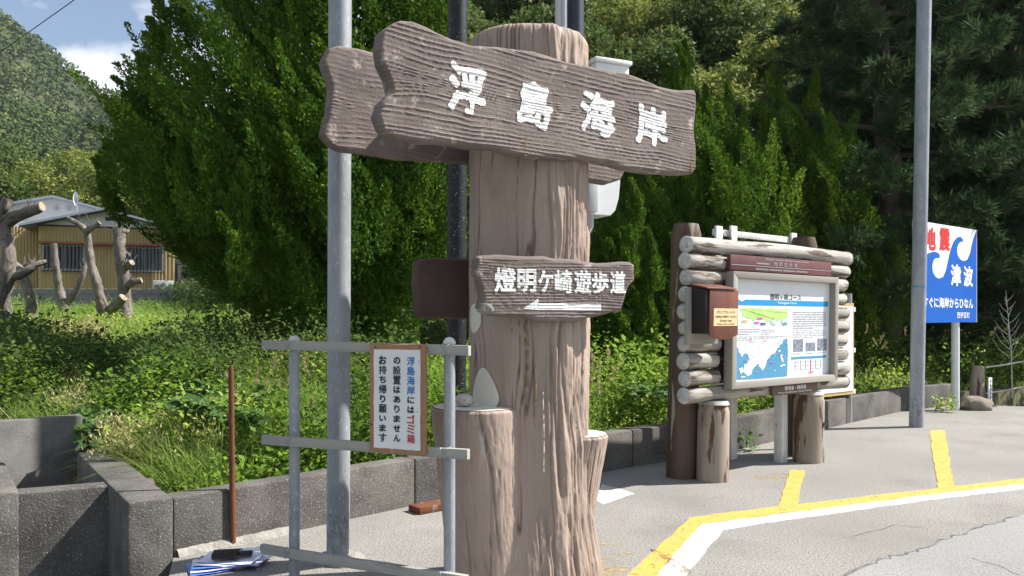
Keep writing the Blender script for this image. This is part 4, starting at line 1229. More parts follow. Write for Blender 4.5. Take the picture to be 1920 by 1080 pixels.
sgn('津', 666, 322, 46, 96, 'ink_white', .03); sgn('波', 722, 324, 43, 92, 'ink_white', .03)
sgn('すぐに海岸からひなん', 636, 442, 218, 46, 'ink_white', .022)
sgn('西伊豆町', 700, 493, 58, 27, 'ink_white', .01)

# ------------------------------------------------------------------ rope post, plate, ropes, rock
pb = G(1832, 757)
rpz = thing('rope_post', 'short split timber post with two ropes running off to the right', 'post', tuple(pb))
MB().tube([(pb[0], pb[1], -.05), (pb[0], pb[1], .4), (pb[0] + .02, pb[1], .70)], [.125, .12, .10], 12, amp=.15, seed=4).build('post', 'post_peeling', rpz, smooth=True, sharp=40)
for z_, dz in ((.70, .07), (.22, .09)):
    MB().tube([(pb[0] + .1, pb[1] - .1, z_ - .02), (pb[0] + .6, pb[1] + .1, z_ + .02), (pb[0] + 1.6, pb[1] + .3, z_ + dz + .1), (pb[0] + 4, pb[1] + .9, z_ + dz + .25)], .014, 8).build('rope', 'rope', rpz, smooth=True)
pt = Fr((*G(1844, 757)[:2] - np.array((0, .2)), 0), kang)
pw_ = thing('small_plate', 'narrow white plate with vertical black writing on the rope post', 'plate', tuple(pt.o))
pq = MB().box(pt, -.07, .07, -.01, .01, -.02, .50).build('plate', 'sign_white', pw_)
mb = MB()
for i, ch in enumerate('浮島海水浴場'):
    write(mb, pt, ch, 0, .43 - .072 * i, -.0125, h=.058, bold=.03)
mb.build('lettering', 'ink_black', pq)
mb = MB(); rk = G(1830, 768)
lump(mb, (rk[0], rk[1], .08), .30, .22, .16, 12, .3, 22, 12)
tagit(mb.build('rock', 'rock', smooth=True, sharp=60, org=(rk[0], rk[1], 0)), 'brown rock at the foot of the rope post', 'rock')

# ------------------------------------------------------------------ the house beyond the field
hf = Fr((*W(72, 600, 32)[:2], 1.6), R(19))
hz = lambda px, py, y=0: hf.sz(px, py, y)[1]
house = thing('house', 'low house with brown corrugated walls, white gables and grey roof', 'house', tuple(hf.o))
def corr(x0, x1, y, z0, z1, pitch=.115):
    n = int((x1 - x0) / pitch) * 4 + 1
    xs = np.linspace(x0, x1, n)
    dy = np.where(np.arange(n) % 4 < 2, 0.0, -.022) + y
    v = np.concatenate([hf(xs, dy, np.full(n, z0)), hf(xs, dy, np.full(n, z1))])
    return MB().add(v, [(i, i + 1, i + 1 + n, i + n) for i in range(n - 1)])
ZE = hz(72, 421)
wins = [(80, 158), (233, 306)]
zw1, zw0 = hz(80, 458), hz(80, 506)
WX = 5.05
spans = []
cur = 0.0
for a, b_ in wins:
    spans.append((cur, hf.sx(a), 0, ZE)); spans.append((hf.sx(a), hf.sx(b_), 0, zw0)); spans.append((hf.sx(a), hf.sx(b_), zw1, ZE)); cur = hf.sx(b_)
spans.append((cur, WX, 0, ZE))
for a, b_, z0, z1 in spans:
    if b_ - a > .1:
        corr(a, b_, 0, z0, z1).build('wall', 'corrugated', house)
MB().box(hf, .0, WX, .06, 4.0, -.3, ZE - .005).build('wall_core', 'dark_trim', house)
for a, b_ in wins:
    xa, xb = hf.sx(a), hf.sx(b_)
    wdo = MB().box(hf, xa, xb, .02, .05, zw0, zw1).build('window', 'window_glass', house)
    for x in (xa, (xa + xb) / 2 - .02, xb - .05):
        MB().box(hf, x, x + .05, -.02, .018, zw0, zw1).build('frame', 'aluminium', wdo)
    for z in (zw0, zw1 - .06):
        MB().box(hf, xa + .055, xb - .055, -.015, .016, z, z + .06).build('frame', 'aluminium', wdo)
    nb = 11
    for k in range(nb):
        x = xa + (xb - xa) * (k + .5) / nb
        MB().box(hf, x - .016, x + .016, -.10, -.07, zw0 - .03, zw1).build('bar', 'dark_trim', wdo)
    MB().box(hf, xa - .05, xb + .05, -.115, -.068, zw0 - .06, zw0 - .031).build('bar', 'dark_trim', wdo)
MB().box(hf, hf.sx(75), hf.sx(212), -.28, -.03, hz(75, 457), hz(75, 453)).build('awning', 'red_trim', house)
MB().box(hf, hf.sx(213), hf.sx(300), -.28, -.03, hz(75, 457), hz(75, 453)).build('awning', 'red_trim', house)
pk = hf.sz(198, 392); el = hf.sz(41, 422)
hw = pk[0] - el[0]
zp, ze = pk[1], el[1]
sl_ = (zp - ze) / hw
MB().prism(hf, [(0, ZE), (WX, ZE), (WX, zp - sl_ * (WX - pk[0]) - .12), (pk[0], zp - .12), (0, zp - sl_ * pk[0] - .12)], -.03, .15).build('gable', 'plaster_white', house)
MB().box(hf, -.02, WX, -.05, -.031, ZE - .05, ZE + .01).build('trim', 'dark_trim', house)
MB().box(hf, pk[0] + .0, pk[0] + .75, -.045, -.031, zp - .48, zp - .33).build('vent', 'dark_trim', house)
for s_ in (-1, 1):
    xe = pk[0] + s_ * hw
    MB().prism(hf, [(pk[0], zp), (xe, ze), (xe, ze - .09), (pk[0], zp - .09)], -.5, 4.5).build('roof', 'roof_metal', house)
    MB().prism(hf, [(pk[0], zp - .091), (xe, ze - .091), (xe, ze - .15), (pk[0], zp - .15)], -.49, -.44).build('trim', 'dark_trim', house)
# the higher part behind
q0 = hf.sz(101, 368, 4.2)
hw2 = 4.2; sl2 = .24
zt2 = q0[1]
MB().prism(hf, [(q0[0] - 3.7, 0), (q0[0] + 3.7, 0), (q0[0] + 3.7, zt2 - sl2 * 3.7 - .1), (q0[0], zt2 - .1), (q0[0] - 3.7, zt2 - sl2 * 3.7 - .1)], 4.3, 9.5).build('gable', 'plaster_white', house)
corr(q0[0] - 3.75, -.02, 4.27, -.3, ZE).build('wall', 'corrugated', house)
corr(hf.sx(22, 1.0), 0.0, 1.0, -.3, ZE).build('wall', 'corrugated', house)
MB().box(hf, hf.sx(22, 1.0), -.03, 1.05, 3.9, -.3, ZE + .2).build('wall_core', 'plaster_white', house)
for s_ in (-1, 1):
    xe = q0[0] + s_ * hw2
    MB().prism(hf, [(q0[0], zt2), (xe, zt2 - sl2 * hw2), (xe, zt2 - sl2 * hw2 - .10), (q0[0], zt2 - .10)], 3.8, 10).build('roof', 'roof_metal', house)
for a in (105, 128):
    x, z = hf.sz(a, 391, 4.28)
    MB().tube([hf(x, 4.29, z), hf(x, 4.2, z)], .09, 12).build('vent_cap', 'aluminium', house, smooth=True)
dx, dz = hf.sz(142, 372, 2.0)
dish = MB()
an = np.linspace(0, 2 * math.pi, 20, endpoint=False)
ring = lambda k, d: [hf(dx + .22 * k * math.cos(t) * .45, 2.0 + d, dz + .30 * k * math.sin(t)) for t in an]
dish.add(np.array(ring(1, 0) + ring(.6, .06) + ring(.1, .1)), [(i + 20 * k, (i + 1) % 20 + 20 * k, (i + 1) % 20 + 20 * k + 20, i + 20 * k + 20) for k in (0, 1) for i in range(20)])
dish.build('dish', 'white_pole', house, smooth=True)
MB().tube([hf(dx, 2.05, dz - .05), hf(dx + .05, 2.05, dz - .55)], .02, 8).build('dish_arm', 'aluminium', house)
acx, acz = hf.sz(286, 545, -1.0)
ac = MB().box(hf, acx, acx + .78, -1.0, -.7, acz - .1, acz + .42).build('air_conditioner', 'grey_plastic', org=tuple(hf(acx, -1.0, acz)), bevel=.02)
tagit(ac, 'grey outdoor air conditioner unit beside the corrugated house wall', 'air conditioner')
# block wall
bwf = Fr((*W(8, 600, 29.3)[:2], 0), R(6))
bwl = thing('block_wall', 'low grey concrete block wall in front of the corrugated house', 'wall', tuple(bwf.o))
ztop = W(8, 541, 29.3)[2]
blk = None
nb_ = int((bwf.sx(358) + .0) / .40)
for r_ in range(4):
    for c_ in range(nb_ + 1):
        x = c_ * .40 - (.20 if r_ % 2 else 0)
        if blk is None:
            blk = MB().box(Fr((0, 0, 0), R(6)), 0, .392, 0, .12, -.192, 0).build('block', 'block_grey', bwl, bevel=.008, seg=1)
            blk.data.transform(__import__('mathutils').Matrix.Translation(Vector(bwf.o)))
            o = blk
        else:
            o = link('block', blk.data, bwl)
        p = bwf(x, .004 * ((r_ * 7 + c_ * 3) % 3), ztop - r_ * .2) - bwf.o
        o.location = p
MB().box(bwf, -.19, nb_ * .4 + .35, .02, .10, ztop - .80, ztop - .01).build('mortar_core', 'block_grey', bwl)

# ------------------------------------------------------------------ pruned trees in the field
def s7(pts):
    return [(x * .315, 340 + y * .315) for x, y in pts]
def ptree(label, Y, limbs, cuts=(), m='pine_bark', group='pruned trees in the weedy field'):
    base = W(*s7([limbs[0][0][0]])[0], Y)
    t = thing('pruned_tree', label, 'tree', tuple(base - np.array((0, 0, .3))), group)
    rr_ = np.random.default_rng(int(Y * 10))
    for k, (pts, rr) in enumerate(limbs):
        q = s7(pts)
        path = np.array([W(a, b_, Y + .08 * math.sin(i * 1.3 + k)) for i, (a, b_) in enumerate(q)])
        if k == 0:
            path = np.concatenate([[path[0] - np.array((0, 0, .5))], path])
            rr = [rr[0] * 1.15] + list(rr)
        # resample smoothly
        s0 = np.linspace(0, 1, len(path)); s1 = np.linspace(0, 1, len(path) * 6)
        pp = np.stack([np.interp(s1, s0, path[:, i]) for i in range(3)], 1)
        for _ in range(3):
            pp[1:-1] = (pp[:-2] + 2 * pp[1:-1] + pp[2:]) / 4
        ra = np.interp(s1, s0, np.array(rr) * .315 * Y / F)
        o = MB().tube(pp, ra, 18, amp=.24, freq=9, seed=k * 5 + int(Y * 3)).build('trunk' if k == 0 else 'limb', m, t, smooth=True, sharp=60)
        tw = MB()
        for q_ in range(5 if k else 9):
            f_ = rr_.random(); p_ = pp[int(f_ ** .5 * (len(pp) - 1))]; v_ = np.array((rr_.normal(), rr_.normal() * .6, .6 + rr_.random()))
            v_ /= np.linalg.norm(v_); l_ = .10 + .28 * rr_.random()
            tw.tube([p_, p_ + v_ * l_ * .5 + rr_.normal(size=3) * .02, p_ + v_ * l_ + rr_.normal(size=3) * .03], [.011, .008, .003], 5)
        tw.build('twigs', m, t, kind='stuff')
        d = pp[-1] - pp[-2]; d /= np.linalg.norm(d)
        MB().tube([pp[-1] - d * .004, pp[-1] + d * .006], ra[-1] * .9, 14).build('sawn_end', 'pale_cut', o)
    return t
ptree('pruned pine with forked trunk and two sawn arms, nearest the house window', 19.3, [
    ([(645, 960), (640, 870), (618, 780), (592, 690), (575, 600), (545, 500), (528, 400), (515, 285)], [40, 36, 36, 30, 27, 24, 22, 20]),
    ([(620, 800), (660, 765), (700, 725), (735, 690)], [30, 30, 30, 26]),
    ([(515, 300), (470, 255), (400, 218)], [20, 17, 14]), ([(512, 300), (550, 275), (592, 246)], [20, 17, 14])])
ptree('thick pruned trunk with knobbly head and three short sawn stubs', 20.6, [
    ([(752, 790), (745, 690), (738, 600), (722, 480), (710, 380), (716, 285)], [36, 34, 34, 32, 30, 40]),
    ([(715, 430), (745, 432), (770, 438)], [16, 12, 9]), ([(725, 520), (755, 505), (785, 482)], [26, 22, 20]), ([(760, 615), (800, 600), (842, 588)], [24, 22, 18]),
    ([(705, 310), (690, 300), (672, 296)], [14, 10, 8]), ([(725, 300), (750, 300), (765, 296)], [14, 11, 8])])
ptree('slim pruned trunk dividing low into two pale limbs by the block wall', 25, [
    ([(378, 750), (362, 680), (345, 600), (330, 500), (320, 370)], [30, 26, 23, 20, 16]),
    ([(385, 735), (430, 685), (470, 620), (500, 540), (512, 470)], [22, 20, 17, 14, 11])])
ptree('leaning pruned trunk beside the dark left-hand tree', 19.2, [
    ([(165, 950), (180, 850), (190, 740), (165, 640), (125, 530), (60, 470)], [36, 34, 32, 28, 27, 24]),
    ([(120, 520), (160, 498), (205, 486)], [16, 13, 10])])
ptree('large dark pruned tree at the left edge with heavy sawn limbs', 14.4, [
    ([(10, 1060), (5, 900), (-5, 700), (40, 560), (52, 420), (30, 290), (-20, 170)], [46, 42, 50, 50, 36, 32, 28]),
    ([(10, 270), (80, 215), (150, 185), (250, 150)], [36, 36, 34, 30]),
    ([(40, 580), (110, 560), (170, 530), (220, 490), (275, 478)], [30, 26, 24, 18, 13]),
    ([(-10, 230), (20, 160), (50, 105)], [34, 32, 28]), ([(45, 470), (75, 350), (90, 320)], [14, 10, 7])])
ptree('short pale pruned trunk half hidden behind the dark left-hand tree', 17.5, [
    ([(62, 960), (55, 860), (40, 760), (15, 660), (-10, 560)], [34, 34, 32, 30, 28])])

# ------------------------------------------------------------------ foliage
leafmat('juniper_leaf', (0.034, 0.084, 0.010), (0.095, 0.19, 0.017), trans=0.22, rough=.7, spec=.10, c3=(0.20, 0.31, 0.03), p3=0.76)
leafmat('broad_leaf', (0.035, 0.07, 0.018), (0.095, 0.145, 0.035), trans=0.30, rough=0.6, spec=0.12, c3=(0.16, 0.17, 0.05), p3=0.86)
leafmat('broad_leaf_olive', (0.10, 0.14, 0.028), (0.22, 0.265, 0.060), trans=0.32, rough=0.6, spec=0.12, c3=(0.33, 0.34, 0.11), p3=0.80)
leafmat('pine_needle', (0.024, 0.052, 0.022), (0.065, 0.11, 0.042), trans=0.2, rough=.8, spec=.08)
leafmat('weed_leaf', (0.095, 0.18, 0.024), (0.205, 0.33, 0.047), trans=0.45, rough=.75, spec=.1, c3=(0.32, 0.40, 0.09), p3=0.76)
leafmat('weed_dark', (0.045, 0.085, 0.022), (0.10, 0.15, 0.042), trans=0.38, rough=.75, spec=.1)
leafmat('grass_blade', (0.115, 0.205, 0.036), (0.24, 0.35, 0.080), trans=0.42, rough=.6, spec=.2, c3=(0.40, 0.38, 0.17), p3=0.82)
leafmat('flower_spike', (0.30, 0.30, 0.10), (0.44, 0.42, 0.19), trans=0.30)
leafmat('vine_leaf', (0.065, 0.14, 0.038), (0.11, 0.20, 0.055), trans=0.40, rough=0.5)
leafmat('dry_plume', (0.30, 0.22, 0.14), (0.45, 0.36, 0.24), trans=0.35)
leafmat('far_leaf', (0.032, 0.060, 0.022), (0.075, 0.105, 0.036), trans=0.05, rough=.95, spec=0.02, c3=(0.14, 0.16, 0.055), p3=0.85, isl=.14)

def unit(a):
    return a / np.maximum(np.linalg.norm(a, axis=-1, keepdims=True), 1e-9)
def rdir(n, g=None):
    return unit((g or rng).normal(size=(n, 3)))
def perp_to(a, g=None):
    return unit(np.cross(a, rdir(len(a), g)))
def qmesh(name, V, m, k=4, tone=None):
    """V: (n,k,3) separate little faces"""
    n = len(V)
    me = bpy.data.meshes.new(name)
    me.vertices.add(n * k)
    me.vertices.foreach_set('co', V.astype(np.float32).ravel())
    me.loops.add(n * k)
    me.loops.foreach_set('vertex_index', np.arange(n * k, dtype=np.int32))
    me.polygons.add(n)
    me.polygons.foreach_set('loop_start', np.arange(0, n * k, k, dtype=np.int32))
    me.polygons.foreach_set('loop_total', np.full(n, k, dtype=np.int32))
    me.update(calc_edges=True)
    if tone is None:
        c = V[:, 0]
        tone = np.clip(.5 + 2.2 * (fbm(c[:, 0] * 2.1 + c[:, 2] * 1.1, c[:, 1] * 2.1 - c[:, 2] * .9, 33, 3) - .5), 0, 1)
    a = me.attributes.new('tone', 'FLOAT', 'POINT')
    a.data.foreach_set('value', np.repeat(np.asarray(tone, np.float32), k))
    me.materials.append(MATS[m])
    return me
def diamonds(P, A, B, L, Wd, mid=.45, fold=0.0):
    L = np.broadcast_to(L, (len(P),))[:, None]
    Wd = np.broadcast_to(Wd, (len(P),))[:, None]
    c = P + A * L * mid
    up = np.cross(A, B) * (Wd * fold)
    return np.stack([P, c - B * Wd + up, P + A * L, c + B * Wd + up], 1)
def ribbons(P, D, L, Wd, droop, segs=4):
    """arching grass blades -> strips of quads, one island each"""
    n = len(P)
    L = np.broadcast_to(L, (n,)); Wd = np.broadcast_to(Wd, (n,)); droop = np.broadcast_to(droop, (n,))
    t = np.linspace(0, 1, segs + 1)
    h = unit(np.c_[D[:, :2], np.zeros(n)])
    side = np.stack([-h[:, 1], h[:, 0], np.zeros(n)], 1)
    pts = P[:, None, :] + D[:, None, :] * (L[:, None] * t)[:, :, None]
    pts = pts + h[:, None, :] * (L[:, None] * droop[:, None] * t ** 2 * .55)[:, :, None]
    pts[:, :, 2] -= L[:, None] * droop[:, None] * t ** 2.2 * .75
    w = Wd[:, None] * (1 - t ** 1.6) * (.6 + .4 * np.minimum(1, t * 5))
    a = pts - side[:, None, :] * w[:, :, None]
    b = pts + side[:, None, :] * w[:, :, None]
    V = np.stack([a, b], 2).reshape(n, -1, 3)
    k = 2 * (segs + 1)
    q = np.array([(2 * i, 2 * i + 1, 2 * i + 3, 2 * i + 2) for i in range(segs)])
    Fc = (np.arange(n)[:, None, None] * k + q[None]).reshape(-1, 4)
    return V.reshape(-1, 3), Fc
def rmesh(name, parts, m):
    Vs, Fs, o = [], [], 0
    for V, Fc in parts:
        Vs.append(V); Fs.append(Fc + o); o += len(V)
    V = np.concatenate(Vs); Fc = np.concatenate(Fs)
    me = bpy.data.meshes.new(name)
    me.vertices.add(len(V)); me.vertices.foreach_set('co', V.astype(np.float32).ravel())
    me.loops.add(Fc.size); me.loops.foreach_set('vertex_index', Fc.astype(np.int32).ravel())
    me.polygons.add(len(Fc))
    me.polygons.foreach_set('loop_start', np.arange(0, Fc.size, 4, dtype=np.int32))
    me.polygons.foreach_set('loop_total', np.full(len(Fc), 4, dtype=np.int32))
    me.update(calc_edges=True)
    a = me.attributes.new('tone', 'FLOAT', 'POINT')
    a.data.foreach_set('value', np.clip(.5 + 1.6 * (fbm(V[:, 0] * .9, V[:, 1] * .9, 35, 3) - .5), 0, 1).astype(np.float32))
    me.materials.append(MATS[m])
    return me
def frame_of(a):
    e1 = unit(np.cross(a, np.array((.31, .2, .93))))
    return e1, np.cross(a, e1)

# ---- Chinese junipers: flame-shaped plumes of scale-leaved sprigs
def plume_leaves(P0, A, Ln, Rd, K, size, g):
    """flame-shaped plumes with a knobbly skin of scale-leaved sprigs; the tip bends aside"""
    M = len(P0)
    e1, e2 = frame_of(A)
    t = g.random((M, K)) ** .8
    ph = g.random((M, K)) * 2 * math.pi
    sd = (g.random(M) * 90)[:, None]
    bump = fbm(np.cos(ph) * 1.9 + sd, t * (Ln[:, None] * 8) + np.sin(ph) * 1.9 + sd * .7, 4, 2)
    bump = sst(.25, .75, bump)
    prof = np.clip(t, .02, 1) ** .40 * np.clip(1 - t, 0, 1) ** .75 * 1.7
    rho = Rd[:, None] * prof * (.28 + 1.05 * bump) * (.72 + .28 * g.random((M, K)))
    rad = np.cos(ph)[..., None] * e1[:, None] + np.sin(ph)[..., None] * e2[:, None]
    bend = (g.normal(size=(M, 1, 3)) * .10 + np.array((-.12, 0, 0))) * (t ** 2 * Ln[:, None])[..., None]
    P = P0[:, None] + A[:, None] * (Ln[:, None] * t)[..., None] + rad * rho[..., None] + bend
    D = unit(A[:, None] * .85 + rad * .62 + g.normal(size=P.shape) * .26)
    tone = np.clip(.42 + .22 * g.normal(size=M)[:, None] + .12 * g.normal(size=(M, K)), 0, 1).ravel()
    P, D = P.reshape(-1, 3), D.reshape(-1, 3)
    s = size * (.6 + .8 * g.random(len(P)))
    return diamonds(P, D, perp_to(D, g), s, s * .28), tone
def juniper(name, label, base, prof, n_pl, lean, seed, leaders=(), K=680, size=.050, pl_len=(.9, 1.9), pl_rad=(.15, .27), group=None, front=.0):
    g = np.random.default_rng(seed)
    base = np.array(base, float)
    t = thing(name, label, 'tree', tuple(base), group)
    pz_, pr_ = np.array(prof).T
    zz = np.linspace(pz_[0], pz_[-1], 200)
    wgt = np.interp(zz, pz_, pr_) + .15
    cdf = np.cumsum(wgt) / wgt.sum()
    z = np.interp(g.random(n_pl), cdf, zz)
    th = g.random(n_pl) * 2 * math.pi
    if front:
        k = g.random(n_pl) < front
        th[k] = -math.pi / 2 + (g.random(k.sum()) - .5) * 2.6
    lob = 1 + .13 * np.sin(3 * th + z * .9 + seed) + .10 * np.sin(5 * th - z * 1.7)
    Rz = np.interp(z, pz_, pr_) * lob
    fac = .96 - .42 * g.random(n_pl) ** 1.4
    out = np.stack([np.cos(th), np.sin(th), np.zeros(n_pl)], 1)
    P = np.stack([np.zeros(n_pl), np.zeros(n_pl), z], 1) + out * (Rz * fac)[:, None]
    P = P + np.array(lean) * (z / pz_[-1])[:, None]
    A = unit(out * (.22 + .22 * g.random((n_pl, 1))) + np.array((-.30, -.04, .85)) + g.normal(size=(n_pl, 3)) * .11)
    Ln = pl_len[0] + (pl_len[1] - pl_len[0]) * g.random(n_pl)
    Rd = pl_rad[0] + (pl_rad[1] - pl_rad[0]) * g.random(n_pl)
    P = P - A * (Ln * .5)[:, None]
    for (x, y, zt, l, r) in leaders:
        m = 7
        for k in range(m):
            f = k / (m - 1)
            P = np.r_[P, [[x + g.normal() * r * .5 * (1 - f), y + g.normal() * r * .4, zt - l + (l * .62) * f]]]
            A = np.r_[A, [unit(np.array((-.12 + g.normal() * .10, g.normal() * .08, 1.0)))]]
            Ln = np.r_[Ln, l * .40]
            Rd = np.r_[Rd, r * (1.1 - .55 * f)]
    V, tn = plume_leaves(P, A, Ln, Rd, K, size, g)
    # inner foliage that closes the crown, its shade put in as a darker tone
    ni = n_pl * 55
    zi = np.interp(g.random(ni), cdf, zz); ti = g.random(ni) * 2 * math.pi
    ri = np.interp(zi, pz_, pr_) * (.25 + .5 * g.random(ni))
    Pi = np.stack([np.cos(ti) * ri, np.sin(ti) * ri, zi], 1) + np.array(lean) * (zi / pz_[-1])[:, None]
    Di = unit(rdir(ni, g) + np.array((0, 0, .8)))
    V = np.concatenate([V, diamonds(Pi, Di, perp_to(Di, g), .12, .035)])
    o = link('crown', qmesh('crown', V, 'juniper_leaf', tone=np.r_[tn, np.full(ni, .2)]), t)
    o['kind'] = 'stuff'
    top = base + np.array(lean) * .8 + np.array((0, 0, pz_[-1] * .85))
    pts = [base - np.array((0, 0, .3)), base + np.array((.05, 0, pz_[-1] * .25)), base + np.array(lean) * .4 + np.array((0, 0, pz_[-1] * .5)), top]
    MB().tube(pts, [.17, .14, .10, .03], 12, amp=.15, seed=seed).build('trunk', 'dark_bark', t, smooth=True)
    mb = MB()
    for k in range(16):
        z0 = pz_[-1] * (.10 + .6 * k / 16); a = k * 2.4
        r = np.interp(z0 + .8, pz_, pr_) * .8
        p0 = base + np.array(lean) * z0 / pz_[-1] + np.array((0, 0, z0))
        mb.tube([p0, p0 + np.array((math.cos(a) * r * .5, math.sin(a) * r * .5, .4)), p0 + np.array((math.cos(a) * r, math.sin(a) * r, 1.0))], [.055, .04, .015], 7)
    lo = mb.build('limbs', 'dark_bark', t, smooth=True)
    lo['kind'] = 'stuff'
    return t
def fz(x, y):
    return float(field_h(np.array([x]), np.array([y]))[0])
b = W(640, 600, 13.2); b[2] = fz(b[0], b[1])
def up_at(px, py, y):          # leader tip relative to the tree base
    return W(px, py, y) - b
ld = []
for px, py, dy in ((272, 90, -.2), (300, -20, -.6), (340, -60, .3), (650, -80, 0), (720, 20, .6), (350, 250, -2.3), (385, 255, -2.5), (455, 300, -2.4), (448, 365, -2.6), (300, 240, -2.0)):
    q = W(px, py, 13.2 + dy) - b
    ld.append((q[0] + .05, q[1], q[2], 1.35, .17))
juniper('juniper_tree', 'huge dark green juniper with flame-like plumes behind the rail stand', b,
        [(.45, .5), (.9, 1.1), (1.5, 1.7), (2.3, 2.45), (3.0, 2.75), (3.7, 2.7), (4.4, 2.45), (5.4, 2.2), (6.6, 2.15), (7.6, 1.6), (8.6, .4)], 600, (-.15, 0, 0), 5, ld, front=.35)
b = W(512, 600, 13.9); b[2] = fz(b[0], b[1])
ld = []
for px, py, dy in ((236, 168, 0), (212, 285, -.3), (255, 230, .2), (300, 245, -.6), (330, 290, -.9)):
    q = W(px, py, 13.9 + dy) - b
    ld.append((q[0], q[1], q[2], 1.3, .16))
juniper('juniper_tree', 'smaller juniper leaning left beside the huge juniper, above the house corner', b,
        [(1.5, .3), (2.0, .7), (2.6, 1.0), (3.2, 1.12), (3.8, .95), (4.4, .5), (4.9, .2)], 160, (-1.75, -.2, 0), 23, ld)
b = W(1330, 600, 15.2); b[2] = fz(b[0], b[1])
ld = []
for px, py, dy in ((1288, 75, -.3), (1328, 165, -.5), (1240, 210, 0), (1265, 120, .3), (1400, 230, -.5), (1370, 150, .2), (1300, 300, -1.2), (1420, 320, -.9), (1355, 360, -1.4)):
    q = W(px, py, 15.2 + dy) - b
    ld.append((q[0], q[1], q[2], 1.0, .12))
juniper('juniper_tree', 'pointed juniper rising behind the right end of the large name board', b,
        [(.1, 1.3), (.8, 1.9), (1.8, 2.05), (2.8, 1.8), (3.8, 1.35), (4.6, .9), (5.4, .3)], 330, (-.25, 0, 0), 8, ld)
b = W(1495, 600, 16.6); b[2] = fz(b[0], b[1])
ld = []
for px, py, dy in ((1530, 125, 0), (1455, 112, .3), (1440, 190, -.3), (1500, 200, -.4), (1560, 240, 0), (1470, 300, -1)):
    q = W(px, py, 16.6 + dy) - b
    ld.append((q[0], q[1], q[2], 1.05, .12))
juniper('juniper_tree', 'dark juniper with several points directly behind the log information board', b,
        [(.1, 1.2), (.8, 1.8), (1.8, 2.1), (2.8, 1.9), (3.8, 1.5), (4.6, 1.1), (5.2, .3)], 320, (-.1, 0, 0), 13, ld)
b = W(1165, 600, 12.2); b[2] = fz(b[0], b[1])
ld = []
for px, py, dy in ((1198, 345, 0), (1155, 395, -.1), (1225, 430, -.2), (1120, 440, .1), (1180, 430, -.4), (1140, 500, -.3), (1215, 520, -.3)):
    q = W(px, py, 12.2 + dy) - b
    ld.append((q[0], q[1], q[2], .95, .13))
juniper('juniper_bush', 'small bright juniper bush with upright points right of the trunk signpost', b,
        [(.1, .45), (.6, .60), (1.2, .60), (1.9, .45), (2.5, .2)], 75, (0, 0, 0), 17, ld, K=480, pl_len=(.4, .8), pl_rad=(.09, .16))

# ---- broadleaf trees
def crown_mesh(name, m, rx, rz, n_cl, n_lf, size, seed, cl_r=(.5, 1.0)):
    g = np.random.default_rng(seed)
    c = rdir(n_cl, g) * (g.random((n_cl, 1)) ** .45) * np.array((rx, rx, rz)) * .82
    r = cl_r[0] + (cl_r[1] - cl_r[0]) * g.random(n_cl)
    k = g.integers(0, n_cl, n_lf)
    d = rdir(n_lf, g)
    d[:, 2] = np.where(d[:, 2] < -.3, -d[:, 2], d[:, 2])
    P = c[k] + d * (r[k] * (.55 + .5 * g.random(n_lf)))[:, None] * np.array((1, 1, .75))
    A = unit(d * .5 + g.normal(size=(n_lf, 3)) * .8 + np.array((0, 0, -.15)))
    N = unit(d + np.array((0, 0, .7)) + g.normal(size=(n_lf, 3)) * .5)
    B = unit(np.cross(N, A))
    s = size * (.6 + .8 * g.random(n_lf))
    return qmesh(name, diamonds(P, A, B, s, s * .32, fold=.25), m), c
def broad_proto(seed, m, rx=2.4, rz=2.3, h=5.2, n_cl=44, n_lf=15000, size=.15):
    me, c = crown_mesh('crown', m, rx, rz, n_cl, n_lf, size, seed)
    me.transform(__import__('mathutils').Matrix.Translation((0, 0, h - rz * .6)))
    mb = MB()
    mb.tube([(0, 0, -.6), (.1, .05, 1.2), (0, 0, h - rz * .6)], [.16, .13, .06], 9, amp=.1, seed=seed)
    tr = mb.build('trunk', 'dark_bark', smooth=True).data
    bpy.data.objects.remove(bpy.data.objects[tr.name] if tr.name in bpy.data.objects else [o for o in bpy.data.objects if o.data == tr][0])
    mb = MB()
    for q in c[:14]:
        mb.tube([(0, 0, h - rz * 1.3), tuple(q * .5 + np.array((0, 0, h - rz * .8))), tuple(q + np.array((0, 0, h - rz * .6)))], [.05, .035, .012], 6)
    lm = mb.build('limbs', 'dark_bark', smooth=True)
    lme = lm.data
    bpy.data.objects.remove(lm)
    return me, tr, lme
protos = [broad_proto(3, 'broad_leaf'), broad_proto(4, 'broad_leaf_olive', n_cl=52), broad_proto(6, 'broad_leaf', rx=2.0, rz=2.6, h=5.6), broad_proto(9, 'broad_leaf_olive', rx=2.8, rz=2.0, h=4.8)]
def broadleaf(label, x, y, s, rz_, k, group):
    z = fz(x, y) - .1
    t = thing('broadleaf_tree', label, 'tree', (x, y, z), group)
    t.scale = (s, s, s)
    t.rotation_euler = (0, 0, rz_)
    for nm, me in zip(('crown', 'trunk', 'limbs'), protos[k]):
        o = bpy.data.objects.new(nm, me)
        COL.objects.link(o)
        o.parent = t
        if nm != 'trunk': o['kind'] = 'stuff'
